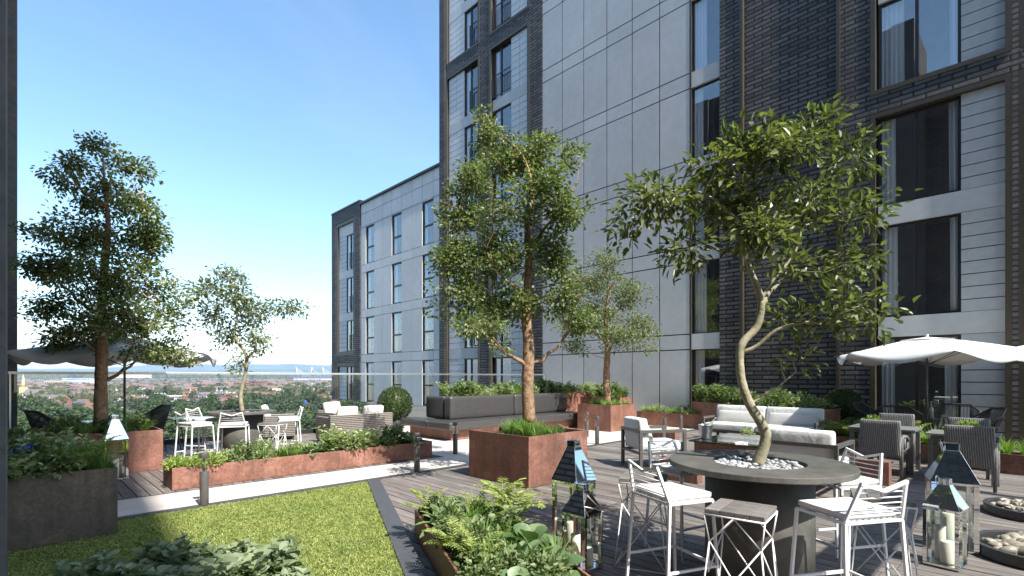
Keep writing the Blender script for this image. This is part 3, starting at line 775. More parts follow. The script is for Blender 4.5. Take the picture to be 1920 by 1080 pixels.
o = fw_.build('distant_woodland', M['lf_city']); tag(o, 'dark green woodland patches between the far houses', 'woodland', kind='stuff')
# landmarks
def at_city(px, z): return W((px-960)/960*z, z)+(terr((px-960)/960*z, z),)
ch = thing('church', 'stone church with a tall pale spire at the far left of the town', 'church', at_city(44, 800), -.8)
b = MB(); b.box(-3.5, 3.5, -3.5, 3.5, -1, 20); b.build('tower', M['wallyellow'], ch)
b = MB(); b.lathe([(3.6, 20), (2.2, 27), (.05, 41)], 8); b.build('spire', M['wallyellow'], ch)
b = MB(); house_mb(b, 30, 13, 9, 7, Mx=Matrix.Translation((20, 0, 0)), det=False); b.build('nave', [M['wallyellow'], M['roofslate']], ch)
def block(name, label, cat, pxa, pxb, z, H, wm, rows_=0, d=30, roofm='wallwhite', sink=0, bandm='citydark'):
    px = (pxa+pxb)/2; wd = (pxb-pxa)/960*z; x_, y_, h_ = at_city(px, z); t = thing(name, label, cat, (x_, y_, h_-sink), -R(44.1))
    b = MB(); b.box(-wd/2, wd/2, 0, d, -1, H); b.build('wall', M[wm], t)
    b = MB(); b.box(-wd/2-1, wd/2+1, -1, d+1, H, H+1.5); b.build('roof', M[roofm], t)
    for k in range(rows_):
        zz = H*(k+.35)/rows_; b = MB(); n_ = max(3, int(wd/7))
        for q in range(n_): b.box(-wd/2+wd*(q+.15)/n_, -wd/2+wd*(q+.85)/n_, -.3, -.1, zz, zz+H/rows_*.45)
        b.build('window_row', M[bandm], t)
    return t
M['cityblue'] = mat('blue_panel', (.10, .16, .42), .5); M['tentblue'] = mat('blue_tarpaulin', (.05, .14, .55), .6)
block('office_building', 'long white office building with blue glass bands, left in the town', 'building', 117, 168, 1950, 29, 'wallwhite', 3, bandm='cityblue')
block('warehouse', 'pale yellow flat-roofed warehouse left of the blue and white offices', 'building', 84, 117, 1900, 20, 'wallyellow', 1)
block('warehouse', 'low white long-roofed warehouse in front of the blue and white offices', 'building', 112, 182, 1500, 8, 'wallwhite', 0, 40)
block('brick_building', 'large red brick block near the middle of the town view', 'building', 467, 491, 1250, 20, 'wallred', 4, roofm='roofred')
block('brick_building', 'red brick block with pitched gables left of the larger brick block', 'building', 438, 462, 1350, 15, 'wallred', 3, roofm='roofred')
block('white_building', 'low white building among trees below the left parasol', 'building', 298, 328, 700, 7, 'wallwhite', 1, 14)
block('white_building', 'row of distant white sheds on the skyline left of the middle', 'building', 215, 275, 4300, 30, 'wallwhite', 0, 60, sink=-22)
x_, y_, h_ = at_city(565, 640); t = thing('marquee', 'small blue tent roof just above the terrace sofas', 'tent', (x_, y_, h_))
b = MB(); b.lathe([(8, 0), (8, 2.6), (4, 4.4), (.1, 7.5)], 4, smooth=False); b.build('canopy', M['tentblue'], t)
st = thing('stadium', 'white stadium with raking masts and cables beside the pale wing', 'stadium', at_city(588, 3300), -R(44.1))
b = MB()
for a, c, y in ((-130, 150, 0), (-110, 130, 90)): b.box(a, c, y, y+40, -2, 30)
b.build('stand', M['wallwhite'], st)
b = MB(); b.box(-140, 160, -6, 46, 30, 34); b.box(-118, 140, 84, 136, 30, 34); b.build('roof', M['cityblue'], st)
for xm, d_ in ((-95, -1), (-20, 1), (75, -1), (140, 1)):
    b = MB(); tp = (xm+d_*14, -10, 92); b.tube([(xm, 0, 30), tp], 2.4, 6)
    for q in (-62, -40, -20, 20, 40, 62): b.tube([tp, (xm+q, 20, 33)], .8, 4)
    b.build('mast', M['wallwhite'], st)
# air
hz = MB(); hz.box(-17500, 17500, -2500, 22000, -60, 520); ho = hz.build('haze', [], kind='stuff'); ho['label'] = 'thin blue haze in the air over the town'
hm = bpy.data.materials.new('air'); hm.use_nodes = True; hm.node_tree.nodes.clear()
pv = hm.node_tree.nodes.new('ShaderNodeVolumePrincipled'); oo = hm.node_tree.nodes.new('ShaderNodeOutputMaterial')
pv.inputs['Color'].default_value = (.55, .74, 1.0, 1); pv.inputs['Density'].default_value = .000055; pv.inputs['Anisotropy'].default_value = .0
hm.node_tree.links.new(pv.outputs[0], oo.inputs['Volume']); ho.data.materials.append(hm)

# ================================================================== PLANTERS AND PLANTS
def planter(name, label, poly, H, m='corten', t=.022, soil=.07, cat='planter', loc=None, group=None):
    n = len(poly); a = sum(poly[i][0]*poly[(i+1) % n][1]-poly[(i+1) % n][0]*poly[i][1] for i in range(n))
    if a < 0: poly = poly[::-1]
    cx = sum(p[0] for p in poly)/n; cy = sum(p[1] for p in poly)/n
    e = thing(name, label, cat, (cx, cy, .006), group=group); poly = [(p[0]-cx, p[1]-cy) for p in poly]
    inner = []
    for i in range(n):
        p0, p1, p2 = (Vector(poly[i-1]), Vector(poly[i]), Vector(poly[(i+1) % n]))
        d1, d2 = (p1-p0).normalized(), (p2-p1).normalized(); n1, n2 = Vector((-d1.y, d1.x)), Vector((-d2.y, d2.x))
        bis = (n1+n2).normalized(); inner.append(p1+bis*(t/max(.3, bis.dot(n1))))
    vs = [(p[0], p[1], 0) for p in poly]+[(p[0], p[1], H) for p in poly]+[(p.x, p.y, H) for p in inner]+[(p.x, p.y, H-.2) for p in inner]
    fs = []
    for i in range(n):
        j = (i+1) % n; fs += [(i, j, n+j, n+i), (n+i, n+j, 2*n+j, 2*n+i), (2*n+i, 2*n+j, 3*n+j, 3*n+i)]
    b = MB(); b.add(vs, fs); b.build('steel_box', M[m], e, .003)
    b = MB(); b.prism([tuple(p) for p in inner], H-soil-.1, H-soil); b.build('soil', M['soil'], e)
    return e
def rect(x0, x1, y0, y1): return [(x0, y0), (x1, y0), (x1, y1), (x0, y1)]
def quad(p, q, wd):
    d = Vector((q[0]-p[0], q[1]-p[1])).normalized(); nn = Vector((-d.y, d.x))*wd
    return [p, q, (q[0]+nn.x, q[1]+nn.y), (p[0]+nn.x, p[1]+nn.y)]
PLn = {
 'front': ([(2.96, 4.5), (3.74, 4.14), (2.80, 2.05), (2.02, 2.40)], .27),
 'long': (rect(1.62, 6.16, 8.72, 9.35), .316),
 'dark': (rect(-.40, .77, 6.76, 7.36), .69),
 'cube': (rect(5.40, 6.80, 5.22, 6.60), .758),
 'ltree': (rect(.30, 1.88, 10.85, 12.4), .70),
 'rtree': (rect(12.65, 14.0, 8.85, 10.1), .79),
 'bench': (rect(8.68, 15.3, 11.37, 12.2), 1.07),
 'corner': (rect(14.4, 15.1, 9.72, 11.36), .94),
 'wall': (rect(15.4, 16.1, 7.2, 9.70), .45),
 'sofa': (quad((14.04, 3.65), (15.55, 7.75), -.62), .85),
 'dining': (quad((12.02, .25), (13.2, 3.45), -.45), .33),
}
lab = {
 'front': ('steel_planter', 'low rusty steel planter with slanting side at the bottom centre beside the lawn', 'corten'),
 'long': ('steel_planter', 'long low rust-orange steel planter along the pale path', 'corten'),
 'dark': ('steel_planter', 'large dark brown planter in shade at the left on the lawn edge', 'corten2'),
 'cube': ('steel_planter', 'big rusty cube planter in the middle of the deck with a tree', 'corten'),
 'ltree': ('steel_planter', 'rust cube planter with tree behind the dark planter on the left', 'corten'),
 'rtree': ('steel_planter', 'rust cube planter with small tree right of the leather bench', 'corten'),
 'bench': ('steel_planter', 'tall rust planter forming the core of the leather bench', 'corten'),
 'corner': ('steel_planter', 'rust planter behind the small tree at the grey wall', 'corten'),
 'wall': ('steel_planter', 'low rust planter at the foot of the grey panelled wall', 'corten'),
 'sofa': ('steel_planter', 'waist-high rust planter behind the white sofa', 'corten'),
 'dining': ('steel_planter', 'low dark rust planter running behind the wicker dining chairs', 'corten'),
}
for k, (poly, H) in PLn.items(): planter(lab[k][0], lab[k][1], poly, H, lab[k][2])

# ---- plant prototypes
def blades(n, L, Wd, spread=.5, droop=1.0, r0=.04):
    az = rng.uniform(0, 2*PI, n); til = rng.uniform(.08, spread, n)*1.3; ln = L*rng.uniform(.55, 1.1, n)
    seg = 5; d = np.stack([np.cos(az), np.sin(az)], 1); pos = np.concatenate([d*rng.uniform(0, r0, (n, 1)), np.zeros((n, 1))], 1)
    side = np.stack([-d[:, 1], d[:, 0], np.zeros(n)], 1); V = []
    for s in range(seg+1):
        w_ = Wd*.5*(1-(s/seg)**2.2)*(.7+.3*min(1, s/1.5)); V += [pos-side*w_, pos+side*w_]
        a = til+droop*(s/seg)**1.4*rng.uniform(.6, 1.3, n); st = ln/seg
        pos = pos+np.stack([d[:, 0]*np.sin(a)*st, d[:, 1]*np.sin(a)*st, np.cos(a)*st], 1)
    V = np.stack(V, 1); b = (np.arange(n)*(2*seg+2))[:, None]
    F = np.concatenate([b+np.array([[2*s, 2*s+1, 2*s+3, 2*s+2]]) for s in range(seg)], 0)
    return V.reshape(-1, 3), F
def dome(n, R_, H, L, Wd, base=.05, flat=.3):
    d = norm(rng.normal(0, 1, (n, 3))); d[:, 2] = np.abs(d[:, 2]); rad = rng.uniform(.45, 1.05, n)[:, None]
    lump = (1+.18*np.sin(d[:, 0]*7+1)*np.sin(d[:, 1]*6+2))[:, None]
    P = d*rad*lump*np.array([R_, R_, H])+[0, 0, base]
    D = norm(d*np.array([1, 1, .6])+rng.normal(0, .55, (n, 3))+[0, 0, flat])
    return leaves(P, D, L*rng.uniform(.6, 1.2, n), Wd*rng.uniform(.7, 1.2, n))
def frond(origin, az, L, til, pairs, lw, ll):
    """one pinnate frond"""
    P = []; D = []; Ls = []; d = np.array([math.cos(az), math.sin(az), 0]); pos = np.array(origin, float); mid = [pos.copy()]
    for i in range(pairs):
        a = til+1.25*(i/pairs)**1.3; st = L/pairs; pos = pos+(d*math.sin(a)+np.array([0, 0, math.cos(a)]))*st; mid.append(pos.copy())
        t = norm(d*math.sin(a)+np.array([0, 0, math.cos(a)])); sd = np.array([-d[1], d[0], 0])
        if i < 2: continue
        k = ll*math.sin(PI*min(1, (i+1)/(pairs+1.5)))**.7
        for s in (-1, 1): P.append(pos); D.append(sd*s+t*.55+[0, 0, .1]); Ls.append(k)
    return np.array(P), np.array(D), np.array(Ls), mid
def fern(name, nf, L, pairs, ll, lw, m):
    nm = NM(); Ps = []; Ds = []; Ls = []; b = MB()
    for i in range(nf):
        az = i*2.4+rng.uniform(-.3, .3); P, D, l_, mid = frond((0, 0, rng.uniform(0, .08)), az, L*rng.uniform(.7, 1.1), rng.uniform(.15, .75), pairs, lw, ll)
        Ps.append(P); Ds.append(D); Ls.append(l_)
        pts = np.array(mid); s = np.array([-math.sin(az), math.cos(az), 0])*.0022
        V = np.concatenate([np.stack([p-s, p+s]) for p in pts]); k = len(pts); F = np.array([[2*j, 2*j+1, 2*j+3, 2*j+2] for j in range(k-1)]); nm.add(V, F)
    P = np.concatenate(Ps); D = np.concatenate(Ds); l_ = np.concatenate(Ls)
    V, F = leaves(P, D, l_, lw, fold=.1, up=np.tile([0., 0., 1.], (len(P), 1))+rng.normal(0, .15, (len(P), 3))); nm.add(V, F)
    return nm.build(name, m)
def stalky(name, ns, H, L, Wd, m, per=9, lean=.45):
    nm = NM(); b = MB(); Ps = []; Ds = []
    for i in range(ns):
        az = rng.uniform(0, 2*PI); a = rng.uniform(0, lean); h = H*rng.uniform(.6, 1.05); o = np.array([math.cos(az), math.sin(az), 0])
        p0 = o*rng.uniform(0, .08); tip = p0+o*h*math.sin(a)+[0, 0, h*math.cos(a)]
        for q in range(per):
            t = .25+.75*q/(per-1); p = p0+(tip-p0)*t; az2 = q*2.4+i
            for s in (0, PI): Ps.append(p); Ds.append([math.cos(az2+s), math.sin(az2+s), .55-.3*(1-t)])
        s_ = np.array([.003, 0, 0]); V = np.array([p0-s_, p0+s_, tip+s_*.5, tip-s_*.5]); nm.add(V, np.array([[0, 1, 2, 3]]))
    n = len(Ps); V, F = leaves(np.array(Ps), np.array(Ds), L*rng.uniform(.65, 1.15, n), Wd*rng.uniform(.8, 1.15, n), fold=.15); nm.add(V, F)
    return nm.build(name, m)
def rosette(name, n, L, Wd, m, up0=.2, up1=1.2):
    az = np.arange(n)*2.4; t = np.linspace(up1, up0, n); D = np.stack([np.cos(az), np.sin(az), np.tan(t)*.8], 1)
    P = np.zeros((n, 3))+[0, 0, .02]; nm = NM()
    # broad leaves of a finer outline
    D = norm(D); S = norm(np.cross(D, np.tile([0, 0, 1.], (n, 1))+rng.normal(0, .1, (n, 3)))); Nn = norm(np.cross(S, D))
    prof = [(0, .05), (.18, .5), (.4, .9), (.62, 1.0), (.82, .75), (.95, .32), (1.0, .02)]; V = []
    ln = (L*rng.uniform(.75, 1.1, n))[:, None]
    for (u, w_) in prof:
        c = P+D*ln*(u+.18)-Nn*ln*.22*u*u*-1*0 - np.array([0, 0, 1])*ln*.28*u*u
        V += [c+S*Wd*.5*w_+Nn*Wd*.16*w_, c, c-S*Wd*.5*w_+Nn*Wd*.16*w_]
    k = len(prof); V = np.stack(V, 1); b = (np.arange(n)*3*k)[:, None]; F = []
    for i in range(k-1):
        for j in (0, 1): F.append(b+np.array([[3*i+j, 3*i+j+1, 3*(i+1)+j+1, 3*(i+1)+j]]))
    nm.add(V.reshape(-1, 3), np.concatenate(F)); 
    s_ = np.array([.004, 0, 0]); 
    for i in range(n):
        e = P[i]+D[i]*ln[i]*.2; nm.add(np.array([P[i]-s_, P[i]+s_, e+s_, e-s_]), np.array([[0, 1, 2, 3]]))
    return nm.build(name, m, smooth=True)
def mk(f, *a, nm_='plant', m=None):
    V, F = f(*a); return npmesh(nm_, V, F, m)
PR = {
 'grass': [mk(blades, 90, .36, .011, .55, 1.0, nm_='grass_tuft', m=M['lf_grass']), mk(blades, 70, .30, .013, .7, .9, nm_='grass_tuft', m=M['lf_grass'])],
 'fern': [fern('fern', 13, .42, 13, .08, .024, M['lf_fern']), fern('fern', 11, .36, 12, .07, .022, M['lf_fern'])],
 'shrub': [mk(dome, 330, .19, .24, .07, .036, nm_='leafy_shrub', m=M['lf_shrub']), stalky('leafy_shrub', 12, .34, .085, .042, M['lf_shrub'])],
 'pale': [stalky('variegated_shrub', 13, .30, .06, .03, M['lf_pale']), mk(dome, 300, .18, .18, .045, .024, nm_='variegated_shrub', m=M['lf_pale'])],
 'lime': [mk(dome, 320, .15, .13, .04, .024, nm_='lime_shrub', m=M['lf_lime'])],
 'broad': [rosette('broadleaf_plant', 13, .24, .15, M['lf_broad']), rosette('broadleaf_plant', 11, .2, .12, M['lf_broad'], .3, 1.3)],
 'rosette': [rosette('rosette_plant', 26, .17, .05, M['lf_broad'], .1, 1.35)],
 'sage': [stalky('sage_plant', 15, .26, .10, .06, M['lf_sage'], 8, .6), stalky('sage_plant', 12, .30, .11, .065, M['lf_sage'], 7, .5)],
}
PN = {'grass': ('spiky green grass clump', 'grass'), 'fern': ('feathery yellow-green fern', 'fern'), 'shrub': ('leafy dark green shrub', 'shrub'), 'pale': ('pale variegated leafy shrub', 'shrub'),
      'lime': ('lime-green small-leaved shrub', 'shrub'), 'broad': ('plant with big veined oval leaves', 'plant'), 'rosette': ('rosette of fleshy green leaves', 'plant'), 'sage': ('grey-green ovate leaved plant', 'plant')}
first = {}
def put(kind, x, y, z, s=1.0, where='', rz=None, v=None):
    i = r_.randrange(len(PR[kind])) if v is None else v; src = PR[kind][i]
    if (kind, i) in first: o = src.copy(); col.objects.link(o)
    else: o = src; first[(kind, i)] = 1
    o.location = (x, y, z); o.rotation_euler = (r_.uniform(-.08, .08), r_.uniform(-.08, .08), r_.uniform(0, 6.28) if rz is None else rz); o.scale = (s, s, s*r_.uniform(.9, 1.1))
    tag(o, PN[kind][0]+' '+where, PN[kind][1], PN[kind][0]+'s '+where); return o
def scatter(pk, n, kinds, where, s0=.8, s1=1.2, inset=.12, region=None, mind=.13):
    poly, H = PLn[pk]; c = 0; pts = []
    if region: poly = region
    xs = [p[0] for p in poly]; ys = [p[1] for p in poly]; m_ = len(poly)
    a = sum(poly[i][0]*poly[(i+1) % m_][1]-poly[(i+1) % m_][0]*poly[i][1] for i in range(m_)); sg = 1 if a > 0 else -1
    for _ in range(6000):
        if c >= n: break
        x, y = r_.uniform(min(xs), max(xs)), r_.uniform(min(ys), max(ys)); ok = True
        for i in range(m_):
            p, q = poly[i], poly[(i+1) % m_]; L = math.hypot(q[0]-p[0], q[1]-p[1])
            if sg*((q[0]-p[0])*(y-p[1])-(q[1]-p[1])*(x-p[0]))/L < inset: ok = False; break
        if not ok or any((x-a_)**2+(y-b_)**2 < mind**2 for a_, b_ in pts): continue
        pts.append((x, y)); c += 1; put(r_.choice(kinds), x, y, H-.07, r_.uniform(s0, s1), where)
r_ = random.Random(5)
# long planter, left to right as in the photograph
H = .25
for (x0, x1, kinds, n, s) in ((1.68, 2.4, ['lime'], 8, 1.15), (2.35, 3.0, ['shrub', 'pale', 'pale'], 8, 1.0), (2.9, 3.9, ['grass', 'grass', 'pale'], 9, 1.05), (3.7, 4.3, ['rosette', 'broad', 'broad'], 5, 1.3), (4.1, 5.0, ['pale', 'pale', 'fern'], 9, 1.45), (4.9, 5.4, ['grass', 'shrub', 'broad'], 5, 1.15), (5.3, 6.05, ['broad', 'shrub', 'shrub'], 7, 1.1)):
    scatter('long', n, kinds, 'in the long low rust planter by the path', s*.85, s*1.1, .1, rect(x0-.1, x1+.1, 8.72, 9.35), .14)
scatter('dark', 22, ['grass', 'grass', 'pale', 'shrub', 'grass', 'fern'], 'in the dark planter at the left', 1.15, 1.6, .1, mind=.13)
scatter('cube', 13, ['grass'], 'around the tree in the big rust cube', .8, 1.1, .25, mind=.15)
scatter('cube', 8, ['shrub', 'rosette', 'grass'], 'around the tree in the big rust cube', .5, .75, .12, mind=.2)
scatter('ltree', 26, ['grass', 'grass', 'shrub'], 'around the left tree in its rust cube', .8, 1.15, .14, mind=.15)
scatter('rtree', 14, ['grass'], 'around the small tree right of the bench', .8, 1.1, .14, mind=.2)
scatter('bench', 58, ['pale', 'pale', 'pale', 'grass', 'shrub'], 'on top of the bench planter', 1.1, 1.55, .12, mind=.16)
scatter('corner', 10, ['pale', 'shrub', 'grass'], 'in the corner planter at the grey wall', 1.2, 1.6, .12, mind=.2)
scatter('wall', 18, ['pale', 'grass', 'lime', 'shrub'], 'in the low planter at the grey wall', .9, 1.3, .12, mind=.2)
scatter('sofa', 36, ['shrub', 'grass', 'broad', 'pale', 'lime', 'shrub'], 'in the planter behind the white sofa', 1.2, 1.75, .12, mind=.18)
scatter('dining', 20, ['fern', 'pale', 'grass', 'lime', 'fern'], 'in the low planter by the dining chairs', 1.0, 1.6, .08, mind=.14)
# front planter, placed by hand (positions in the planter's own frame: s across, t along towards the viewer)
fo = Vector((2.96, 4.5)); fs_ = Vector((.78, -.36)); ft = Vector((-.94, -2.10))
wh = 'in the front planter beside the lawn'
for (kind, s, t, sc_, v) in (('broad', .42, .05, 1.05, 0), ('fern', .10, .06, .9, 0), ('fern', .7, .07, .85, 1), ('grass', .80, .12, .75, 0), ('shrub', .22, .12, .8, 0), ('rosette', .22, .22, 1.5, 0), ('grass', .55, .24, 1.0, 0), ('grass', .42, .3, .9, 1),
     ('shrub', .25, .3, .9, 0), ('fern', .95, .16, 1.15, 0), ('fern', .98, .3, 1.3, 1), ('broad', .78, .36, 1.0, 1), ('rosette', .5, .42, 1.5, 0), ('shrub', .2, .44, .9, 0), ('fern', .12, .56, .85, 0), ('grass', .42, .55, .9, 0),
     ('shrub', .75, .5, .9, 1), ('shrub', .3, .62, .9, 0), ('grass', .55, .68, .8, 1), ('broad', .86, .6, 1.15, 0), ('rosette', .6, .74, 1.4, 0), ('shrub', .4, .8, .7, 0), ('grass', .9, .78, .8, 0), ('grass', .66, .55, .9, 0), ('broad', .8, .84, 1.2, 1), ('fern', .2, .72, .95, 1), ('shrub', .62, .92, .9, 0), ('broad', .35, .95, 1.0, 0), ('shrub', .15, .85, .8, 0), ('grass', .3, .74, .9, 0)):
    p = fo+fs_*s+ft*t; put(kind, p.x, p.y, .2, sc_, wh, v=v)
# sage-like border plants growing in the lawn at the bottom left
for i in range(34):
    z = r_.uniform(3.62, 4.42); px = r_.uniform(175, 560) if z < 4.2 else r_.uniform(230, 500); p = PX(px, z); put('sage', p[0], p[1], -.02, r_.uniform(.85, 1.1)*(1.0 if z < 4.2 else .8), 'in the bed at the lower left of the lawn')
for k in PR:                                   # unused prototypes
    for i, o in enumerate(PR[k]):
        if (k, i) not in first: bpy.data.objects.remove(o)
# clipped balls
def topiary(loc, Rb, hc, label, pot=True):
    t = thing('topiary_ball', label, 'topiary', loc); n = int(5200*min(1, Rb*1.8)); d = norm(rng.normal(0, 1, (n, 3))); P = d*Rb*rng.uniform(.93, 1.02, (n, 1))+[0, 0, hc]
    V, F = leaves(P, norm(d+rng.normal(0, .7, (n, 3))), .045*rng.uniform(.7, 1.3, n), .026); npmesh('foliage', V, F, M['lf_box'], t)
    b = MB(); b.lathe([(.01, hc-Rb*.9), (Rb*.6, hc-Rb*.68), (Rb*.9, hc), (Rb*.6, hc+Rb*.68), (.01, hc+Rb*.9)], 20); b.build('core', M['lf_box'], t)
    ph = hc-Rb*.78
    b = MB(); b.lathe([(Rb*.42, 0), (Rb*.55, ph*.5), (Rb*.62, ph), (Rb*.56, ph), (Rb*.5, ph*.6)], 24); b.build('pot', M['darkalu'], t)
topiary((8.0, 13.2, .01), .49, .83, 'round clipped bush left of the leather bench')
topiary((15.15, 3.5, .01), .44, .86, 'round dark clipped bush at the end of the planter behind the sofa')
t = thing('topiary_cone', 'narrow clipped conifer at the left end of the sofa planter', 'topiary', (15.9, 6.75, .01))
n = 1500; hh = rng.uniform(0, 1, n); az = rng.uniform(0, 2*PI, n); rr = .17*(1-hh)**.8+.02
P = np.stack([rr*np.cos(az), rr*np.sin(az), .25+hh*.85], 1); V, F = leaves(P, norm(P*[1, 1, 0]+rng.normal(0, .05, (n, 3))), .04, .022); npmesh('foliage', V, F, M['lf_box'], t)
b = MB(); b.lathe([(.12, 0), (.16, .3), (.14, .3)], 20); b.build('pot', M['darkalu'], t)
# blue flowers among the plants of the dark planter
fl = NM(); P = np.array([.05, 6.9, .93])+rng.normal(0, .035, (60, 3)); V, F = leaves(P, rng.normal(0, 1, (60, 3)), .03, .02); fl.add(V, F)
M['petal'] = mat('blue_petal', (.06, .12, .6), .6); tag(fl.build('blue_flower', M['petal']), 'small blue flower head among the plants of the dark planter', 'flower')

# ================================================================== TREES
def bez(a, c, d, n):
    return [a*(1-t)**2+c*2*t*(1-t)+d*t*t for t in [i/(n-1) for i in range(n)]]
def tree(name, label, loc, trunk, rads, blobs, nlimb, nbr, ncl, per, L, Wd, lm, bm, seed, dsig=.3, spread=.13, flat=.55, extra=()):
    """local frame: x = right in the picture, y = away, z = up"""
    r2 = random.Random(seed); g = np.random.default_rng(seed)
    t = thing(name, label, 'tree', loc, R(-44.1)); b = MB(); nodes = []
    tp = [Vector(p) for p in trunk]; pts = []; rr = []
    for i in range(len(tp)-1):
        p0 = tp[max(i-1, 0)]; p1, p2 = tp[i], tp[i+1]; p3 = tp[min(i+2, len(tp)-1)]
        for k in range(5):
            s = k/5; q = .5*((2*p1)+(-p0+p2)*s+(2*p0-5*p1+4*p2-p3)*s*s+(-p0+3*p1-3*p2+p3)*s**3)
            pts.append(q); rr.append((rads[i]*(1-s)+rads[i+1]*s)*r2.uniform(.95, 1.06))
    pts.append(tp[-1]); rr.append(rads[-1]); b.tube(pts, rr, 12)
    b.build('trunk', M[bm], t)
    minh = min(z-c for (x, y, z, a, bb, c) in blobs)
    for p, q in zip(pts, rr):
        if p.z > minh-.55: nodes.append((p, q, 0))
    lb = MB()
    for (path, ra) in extra:
        path = [Vector(p) for p in path]; k = len(path); ps = []; rs = []
        for i in range(k-1):
            p0 = path[max(i-1, 0)]; p1, p2 = path[i], path[i+1]; p3 = path[min(i+2, k-1)]
            for q_ in range(4):
                s = q_/4; ps.append(.5*((2*p1)+(-p0+p2)*s+(2*p0-5*p1+4*p2-p3)*s*s+(-p0+3*p1-3*p2+p3)*s**3)); rs.append(ra[0]+(ra[1]-ra[0])*((i+s)/(k-1)))
        ps.append(path[-1]); rs.append(ra[1]); lb.tube(ps, rs, 8)
        for p, q in zip(ps[2:], rs[2:]): nodes.append((p, q, 1))
    vols = [(a*bb*c)**.72 for (x, y, z, a, bb, c) in blobs]; tot = sum(vols)
    def sample(lo, hi):
        v = r2.random()*tot; i = 0
        while v > vols[i] and i < len(vols)-1: v -= vols[i]; i += 1
        x, y, z, a, bb, c = blobs[i]; d = Vector((r2.gauss(0, 1), r2.gauss(0, 1), r2.gauss(0, 1))).normalized()*r2.uniform(lo, hi)
        return Vector((x+d.x*a, y+d.y*bb, z+d.z*c))
    def attach(T, pen, lift):
        best = None; bc = 1e9
        for (p, q, lv) in nodes:
            d = T-p; h = math.hypot(d.x, d.y); c = d.length+pen*max(0, p.z-(T.z-lift*h))*1.0-q*1.5
            if c < bc: bc = c; best = (p, q, lv)
        return best
    def branch(T, pen, lift, n, rmax, rmin, sides, lv):
        p, q, _ = attach(T, pen, lift); d = T-p; ln = d.length
        c = p+d*.5+Vector((0, 0, -.10*ln if lv == 0 else r2.uniform(-.1, .12)*ln))+Vector((r2.gauss(0, .06), r2.gauss(0, .06), 0))*ln
        path = bez(p, c, T, n); r0 = min(q*.75, rmax)
        path = [path[0]]+[w_+Vector((r2.gauss(0, .018), r2.gauss(0, .018), r2.gauss(0, .015)))*ln for w_ in path[1:-1]]+[path[-1]]
        rs = [r0*(1-i/(n-1))**.8+rmin for i in range(n)]; lb.tube(path, rs, sides)
        for a, r__ in list(zip(path, rs))[2:]: nodes.append((a, r__, lv+1))
        return path
    Ts = sorted([sample(.3, .85) for _ in range(nlimb)], key=lambda p: p.length)
    for T in Ts: branch(T, 2.2, .75, 8, .034, .005, 7, 0)
    for _ in range(nbr): branch(sample(.3, .98), 1.0, .4, 6, .012, .003, 5, 1)
    base = list(nodes); C = []; Dd = []
    for _ in range(ncl):
        T = sample(.25, 1.05); path = branch(T, .3, .2, 4, .005, .0015, 3, 2); C.append(path[-1]); Dd.append((path[-1]-path[-2]).normalized())
        if r2.random() < .5: C.append(path[-2]); Dd.append((path[-1]-path[-2]).normalized())
        if len(nodes) > len(base)+250: nodes[:] = base+nodes[-120:]
    lb.build('branches', M[bm], t)
    C = np.array([tuple(c) for c in C]); Dd = np.array([tuple(c) for c in Dd]); k = len(C)
    P = np.repeat(C, per, 0)+np.clip(g.normal(0, 1, (k*per, 3)), -1.6, 1.6)*np.array([spread, spread, spread*flat]); off = P-np.repeat(C, per, 0)
    D = norm(np.repeat(Dd, per, 0)*.5+norm(off)*.7+g.normal(0, .35, (k*per, 3))+[0, 0, -.08])
    V, F = leaves(P, D, L*g.uniform(.6, 1.2, k*per), Wd*g.uniform(.7, 1.2, k*per), up=np.tile([0., 0., 1.], (k*per, 1))+g.normal(0, .4, (k*per, 3)))
    npmesh('crown', V, F, lm, t); return t
def blobs_px(lst, tx, z, dsig, seed, base=0.0, ky=1.0):
    r2 = random.Random(seed); k = z/960; out = []
    for (px, py, rx, ry) in lst:
        dd = r2.gauss(0, dsig); q = (z+dd)/z; a = rx*k*q
        out.append(((px-960)*k*q-(tx-960)*k, dd, EYE+(706-py)*k*q-base, a, min(max(a*.8, .25), z*.085), ry*k*q))
    return out
def tp_px(lst, tx, z, base=0.0, dep=None):
    k = z/960; return [((px-tx)*k, (dep[i] if dep else 0), EYE+(706-py)*k-base) for i, (px, py) in enumerate(lst)]
# left tree
B = blobs_px([(195, 300, 22, 32), (192, 272, 15, 20), (150, 300, 26, 18), (255, 312, 32, 24), (125, 330, 40, 20), (190, 360, 70, 45), (262, 385, 50, 40), (85, 430, 42, 22), (165, 440, 75, 50), (275, 445, 52, 50), (95, 500, 58, 28), (195, 520, 80, 55), (290, 530, 60, 55), (120, 570, 60, 28), (240, 600, 78, 42), (318, 600, 36, 34), (110, 640, 50, 18), (200, 625, 60, 25), (320, 664, 62, 13), (60, 480, 25, 12), (70, 590, 30, 16), (345, 560, 18, 30), (270, 650, 50, 18), (145, 615, 50, 24)], 190, 8.97, .35, 1, .64)
tree('garden_tree', 'dense bushy tree on a brown trunk rising from the planter at the left', (1.09, 11.6, .64), tp_px([(190, 795), (189, 730), (191, 660), (190, 590), (196, 500), (203, 420), (196, 340), (193, 290)], 190, 8.97, .64), [.11, .098, .09, .075, .06, .042, .022, .01], B, 20, 90, 330, 38, .072, .046, M['lf_tree'], 'bark', 3, spread=.11, flat=.65)
